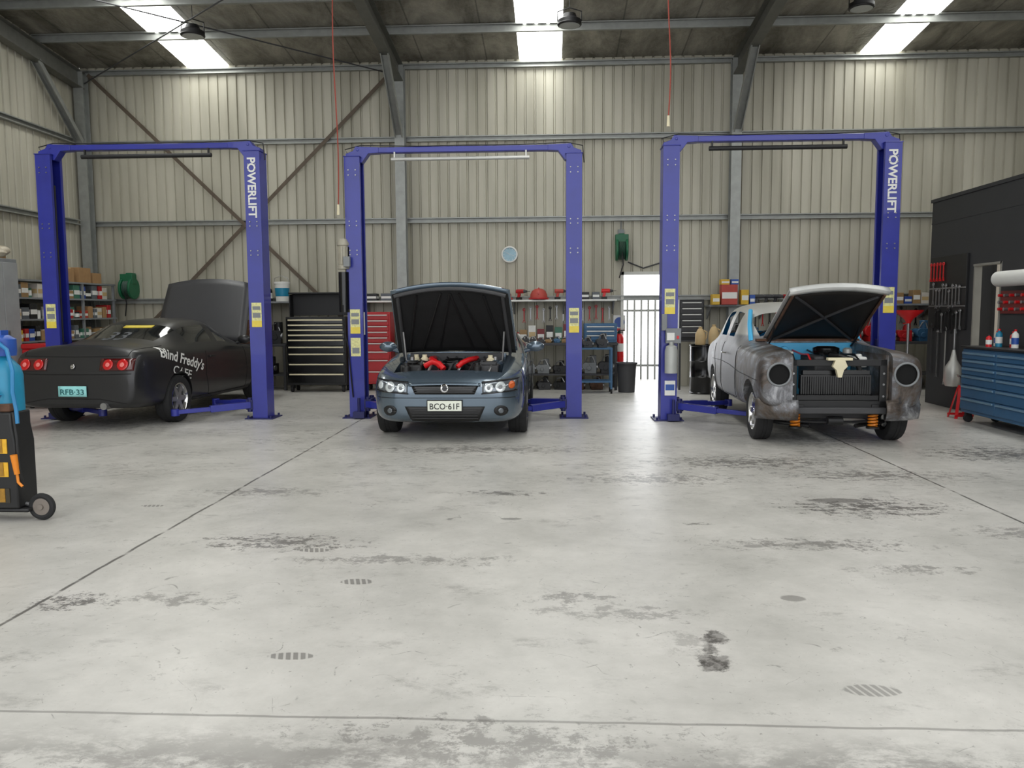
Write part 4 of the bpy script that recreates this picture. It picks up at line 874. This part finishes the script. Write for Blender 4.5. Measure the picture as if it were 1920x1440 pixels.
for x,h in((2.68,.32),(2.92,.36)):
    r=thing('plastic_jug','translucent tan plastic jug on the oil drum','jug',(x,14.6,.88))
    b=B(); b.lathe([(0,0),(.09,0),(.095,.02),(.09,h*.6),(.05,h*.85),(.03,h*.9),(.035,h)],n=18); mk('jug_body',b,tan,r)
    b=B(); b.tube([(.06,0,h*.8),(.12,0,h*.7),(.11,0,h*.4),(.09,0,h*.3)],.012,8); mk('handle',b,tan,r)
r=thing('parts_trolley','small blue steel trolley frame by the bench','trolley',(.8,14.7,0))
b=B()
for x in(-.28,.28):
    for y in(-.18,.18): b.bx(x-.018,x+.018,y-.018,y+.018,.08,.82)
b.bx(-.3,.3,-.2,.2,.8,.83); b.bx(-.3,.3,-.2,.2,.2,.23); mk('frame',b,bluetool,r)
for x in(-.28,.28):
    for y in(-.18,.18): b=B(); b.cyl((x-.015,y,.04),(x+.015,y,.04),.04); mk('castor',b,rubber,r)
for dx,hh_ in((-.15,.2),(.12,.26)): lump(.8+dx,14.7,.83,.2,.26,hh_,dgrey,'dark engine part on the blue trolley')
# ---------------- left shelving
r=thing('shelving_unit','grey steel shelving crowded with boxes along the side wall','shelving',(-9.0,14.05,0))
b=B()
for y in(-1.55,-.5,.55,1.6):
    for x in(-.25,.25): b.bx(x-.02,x+.02,y-.02,y+.02,0,2.05)
mk('upright',b,greyp,r)
ZS=[.15,.62,1.05,1.42,1.78,2.08]
for z in ZS: b=B(); b.bx(-.28,.28,-1.6,1.65,z-.03,z); mk('shelf_board',b,greyp,r)
for z in ZS[1:5]:
    y=12.62
    while y<15.5:
        w=random.uniform(.1,.2); h=random.uniform(.14,.26)
        if random.random()<.8: carton(-8.86,y,z,.24,w,h,random.choice(PM[:9]+[PM[0],PM[2],PM[4],None,PM[6],PM[3]]),'small coloured parts box on the shelving',group='parts boxes on the shelving')
        else: tin(-8.84,y,z,.06,h*.8,random.choice(PM))
        y+=w+.03
carton(-8.95,14.2,2.08,.36,.4,.24,None,'brown cardboard carton on top of the shelving')
carton(-8.95,14.75,2.08,.36,.38,.28,None,'brown cardboard carton on top of the shelving')
carton(-8.95,15.2,2.08,.3,.3,.2,None,'brown cardboard carton on top of the shelving')
r=thing('steel_cupboard','tall grey steel cupboard with a wrapped box on top','cupboard',(-8.83,11.98,0))
b=B(); b.bx(-.4,.4,-.35,.35,.0,2.36); mk('cupboard_body',b,greyp,r,bevel=.01)
for s in(-1,1): b=B(); b.bx(.4,.415,min(s*.005,s*.34),max(s*.005,s*.34),.1,2.3); mk('cupboard_door',b,mat('grey_light',(150,152,152),.5),r,bevel=.004); b=B(); b.bx(.415,.44,s*.03,s*.05,1.1,1.25); mk('handle',b,steel,r)
r=thing('wrapped_bundle','crumpled plastic-wrapped bundle on the grey cupboard','bundle',(-8.66,12.08,2.36))
b=B(); b.sphere((0,0,.09),.22,sc=(1,1,.45)); b.sphere((.08,.12,.13),.13,sc=(1,1,.6)); mk('wrapping',b,mat('wrap',(190,180,160),.35,0,.15,12,bump=.8),r)
b=B(); b.box((0,-.05,.04),(.3,.34,.08)); mk('carton_base',b,card,r)
r=thing('tool_chest','red metal chest standing on the floor by the cupboard','tool chest',(-8.05,12.5,0))
b=B(); b.bx(-.3,.3,-.3,.3,.1,.95); mk('chest_body',b,red,r,bevel=.02); b=B(); b.bx(-.31,.31,-.31,.31,.95,1.03); mk('lid',b,red,r,bevel=.02)
for k in range(4): b=B(); b.bx(-.26,.26,-.312,-.3,.2+k*.18,.35+k*.18); o=mk('drawer',b,red,r,bevel=.004); b=B(); b.bx(-.2,.2,-.325,-.312,.31+k*.18,.33+k*.18); mk('drawer_handle',b,alu,o)
for x in(-.24,.24): b=B(); b.cyl((x-.02,-.2,.05),(x+.02,-.2,.05),.05); b.cyl((x-.02,.2,.05),(x+.02,.2,.05),.05); mk('castor',b,rubber,r)

# ---------------- front-left service cart
r=thing('service_cart','black wheeled gas cart with yellow panels and blue bottles','cart',(-3.98,5.62,0))
b=B(); b.prism([(-.35,.1),(.14,.1),(.14,.58),(.12,.70),(.12,.80),(-.35,.80)],'xz',-.14,.08); b.bx(-.35,.2,-.13,.07,.07,.1); mk('cart_body',b,black,r,bevel=.012)
for z in(.56,.39,.2): b=B(); b.bx(-.3,.08,-.146,-.14,z-.055,z+.05); mk('yellow_panel',b,mat('panel_yellow',(215,165,40),.45,0,.1,30) if z!=.2 else mat('panel_dark',(50,44,30),.5,0,.2,20),r)
for z in(.56,.39,.2):
    for k in range(4): b=B(); b.box((-.26+k*.095,-.148,z),(.045,.003,.1)); mk('panel_stripe',b,mat('panel_dkyel',(150,110,30),.5,0,.3,40),r)
lettering('G',(-.115,-.152,.2),(1,0,0),(0,0,1),.05,.075,white,r,bold=.02)
wh=subpart('wheel',r,(.26,-.06,.1)); b=B(); b.torus((0,0,0),(0,1,0),.078,.022,28,8); mk('tyre',b,rubber,wh)
b=B(); b.lathe([(0,-.02),(.065,-.015),(.065,.015),(0,.02)],(0,0,0),(0,1,0),24); b.cyl((0,-.03,0),(0,.03,0),.02); mk('hub',b,mat('hubgrey',(120,112,104),.6,.1),wh)
b=B(); b.tube([(.14,-.06,.12),(.26,-.06,.1)],.015); mk('axle',b,steel,r)
b=B(); b.lathe([(0,0),(.115,0),(.115,.26),(.10,.32),(.05,.38),(.035,.40),(.035,.44),(0,.44)],(.0,.0,.8),n=24); mk('gas_bottle',b,cyan,r)
b=B(); b.lathe([(0,0),(.08,0),(.085,.03),(.085,.12),(.04,.15),(0,.15)],(.0,.0,1.20),n=20); b.box((.0,-.08,1.26),(.05,.1,.05)); b.box((.0,0,1.36),(.03,.08,.05)); mk('gas_valve',b,bluemid,r)
b=B(); b.lathe([(0,0),(.08,0),(.08,.2),(.05,.27),(.03,.29),(0,.29)],(-.2,-.05,.8),n=20); mk('gas_bottle',b,mat('teal',(35,110,125),.4),r)
b=B(); b.tube([(.03,-.1,1.3),(.10,-.11,1.25),(.14,-.12,1.1),(.13,-.12,.95),(.15,-.12,.82),(.16,-.13,.72)],.014,8); mk('blue_hose',b,mat('hose_blue',(40,120,170),.4),r)
b=B(); b.tube([(-.15,-.15,1.0),(-.02,-.16,.97),(.07,-.17,.92),(.05,-.18,.86),(-.1,-.18,.84)],.016,8); mk('blue_hose',b,mat('hose_blue',(40,120,170),.4),r)
b=B(); b.tube([(.13,-.13,.8),(.155,-.14,.62),(.165,-.15,.4),(.17,-.12,.25)],.01,8); mk('power_lead',b,black,r)
b=B(); b.cyl((.155,-.16,.36),(.145,-.17,.5),.018,.024); b.tube([(.155,-.16,.36),(.16,-.16,.3),(.19,-.16,.27)],.01); mk('torch_handle',b,orange,r)
b=B(); b.bx(-.3,.10,-.12,.06,.8,.86); mk('top_tray',b,brown,r,bevel=.01)

# ---------------- right wall tools
r=thing('tool_board','black tool board mounted on the charcoal wall','tool board',(OX-.02,12.45,1.55))
b=B(); b.bx(-.015,.02,-.5,.6,-.35,.75); mk('board',b,black,r,bevel=.004); b=B(); b.bx(-.03,-.015,-.5,.6,.25,.27); b.bx(-.03,-.015,-.5,.6,-.02,.0); mk('hook_rail',b,steel,r)
R90=-math.pi/2
for i in range(9): handtool(OX-.055,12.1+i*.1,1.62-.02*(i%4),.2+.03*(i%3),steel,'spanner_tool','steel combination spanner hanging on the tool board',R90,grp='spanners on the tool board')
for i in range(8): handtool(OX-.055,12.05+i*.11,1.25-.03*(i%3),.22,random.choice([steel,steel,black]),'spanner_tool','steel combination spanner hanging on the tool board',R90,grp='spanners on the tool board')
for i in range(5): handtool(OX-.055,12.6+i*.1,1.98,.2,redb,'red_pliers','red-handled pliers hanging on the tool board',R90,grp='red pliers on the tool board')
for i,(y,z,L_) in enumerate(((12.95,.55,.7),(12.75,.5,.65),(12.5,.4,.8),(12.2,.45,.7))): handtool(OX-.03,y,z,L_,[dgrey,steel,alu,steel][i],'pry_bar','long steel bar hanging on the dark wall',R90,grp='long bars on the wall')
r=thing('metal_scoop','pale metal scoop hanging low on the dark wall','scoop',(OX-.14,12.0,.45))
b=B(); b.lathe([(.02,.45),(.05,.3),(.11,.2),(.13,.0),(.1,-.08),(0,-.1)],n=14); mk('scoop_body',b,alu,r); b=B(); b.cyl((0,0,.4),(0,0,.75),.014); mk('handle',b,steel,r)
r=thing('paper_roll','large white paper roll on a wall bracket','paper roll',(OX-.2,10.3,1.88))
b=B(); b.lathe([(.03,-.5),(.1,-.5),(.1,.5),(.03,.5)],(0,0,0),(0,1,0),28); mk('roll',b,white,r)
b=B(); b.tube([(.2,-.55,.0),(0,-.55,0),(0,.55,0),(.2,.55,0)],.014,8); mk('bracket',b,steel,r)
r=thing('socket_rack','red tool rack with rows of sockets on the dark wall','tool rack',(OX-.01,10.75,1.45))
b=B(); b.bx(-.02,.01,-.32,.3,-.02,.28); mk('rack_panel',b,mat('rackred',(110,30,28),.5),r,bevel=.004)
for i in range(5):
    for j in range(3): b=B(); b.cyl((-.02,-.26+i*.13,.04+j*.09),(-.07,-.26+i*.13,.04+j*.09),.02,n=10); mk('socket',b,steel if (i+j)%2 else redb,r)
for i in range(4): bottle(OX-.22-.08*(i%2),10.72-.18*i,1.01,.04,.2+.03*(i%2),[white,cyan,redb,white][i],redb,'small spray bottle on the blue cabinet')
bottle(OX-.42,10.55,1.01,.035,.16,redb,black,'red spray can on the cabinet top')
r=thing('axle_stand','red steel axle stand on the floor by the blue cabinet','axle stand',(5.62,11.22,0))
b=B()
for sx in(-1,1):
    for sy in(-1,1): b.sweep([(-.02,-.006),(.02,-.006),(.02,.006),(-.02,.006)],(sx*.11,sy*.11,0),(sx*.03,sy*.03,.42),(0,0,1))
b.bx(-.12,.12,-.12,-.1,.03,.06); b.bx(-.12,.12,.1,.12,.03,.06); b.cyl((0,0,.3),(0,0,.45),.045); mk('stand_base',b,redb,r)
b=B(); b.cyl((0,0,.4),(0,0,.56),.025); b.prism([(-.06,.6),(-.04,.56),(.04,.56),(.06,.6),(.03,.58),(-.03,.58)],'xz',-.03,.03); mk('saddle',b,steel,r)
r=thing('oil_drainer','red oil drain funnel on a wheeled stand','oil drainer',(5.43,12.5,0))
b=B(); b.lathe([(.0,1.28),(.03,1.28),(.06,1.34),(.2,1.46),(.21,1.48),(.195,1.48),(.05,1.36),(0,1.33)],n=28); mk('drain_bowl',b,redb,r)
b=B(); b.cyl((0,0,.6),(0,0,1.3),.02); mk('pole',b,steel,r)
b=B(); b.lathe([(0,.12),(.19,.12),(.2,.16),(.2,.56),(.17,.62),(0,.62)],n=24); mk('tank',b,redb,r)
b=B()
for a in range(4): b.sphere((.18*math.cos(a*1.57+.78),.18*math.sin(a*1.57+.78),.045),.045,10,6); b.cyl((.18*math.cos(a*1.57+.78),.18*math.sin(a*1.57+.78),.05),(.16*math.cos(a*1.57+.78),.16*math.sin(a*1.57+.78),.14),.012)
mk('castor',b,rubber,r)

# ---------------- world / camera
w=bpy.data.worlds.new('w'); sc.world=w; w.use_nodes=True; nt=w.node_tree; N=nt.nodes; L=nt.links; bg=N['Background']; bg.inputs['Color'].default_value=(.95,.97,1,1)
tc=N.new('ShaderNodeTexCoord'); sep=N.new('ShaderNodeSeparateXYZ'); L.new(tc.outputs['Generated'],sep.inputs[0])
L.new(M('ADD',2.0,M('MULTIPLY',ss(sep.outputs['Y'],.4,.95),3.2)),bg.inputs['Strength'])
cam=bpy.data.cameras.new('camera'); cam.sensor_width=36; cam.lens=28.1; co=bpy.data.objects.new('camera',cam); COL.objects.link(co)
Rm=Matrix.Rotation(math.radians(2.86),4,'Z')@Matrix.Rotation(math.radians(90-5.2),4,'X')@Matrix.Rotation(math.radians(-.34),4,'Z')
co.matrix_world=Matrix.Translation((0,0,1.5))@Rm; cam.clip_end=200
sc.camera=co
sc.view_settings.view_transform='Standard'; sc.view_settings.exposure=.2
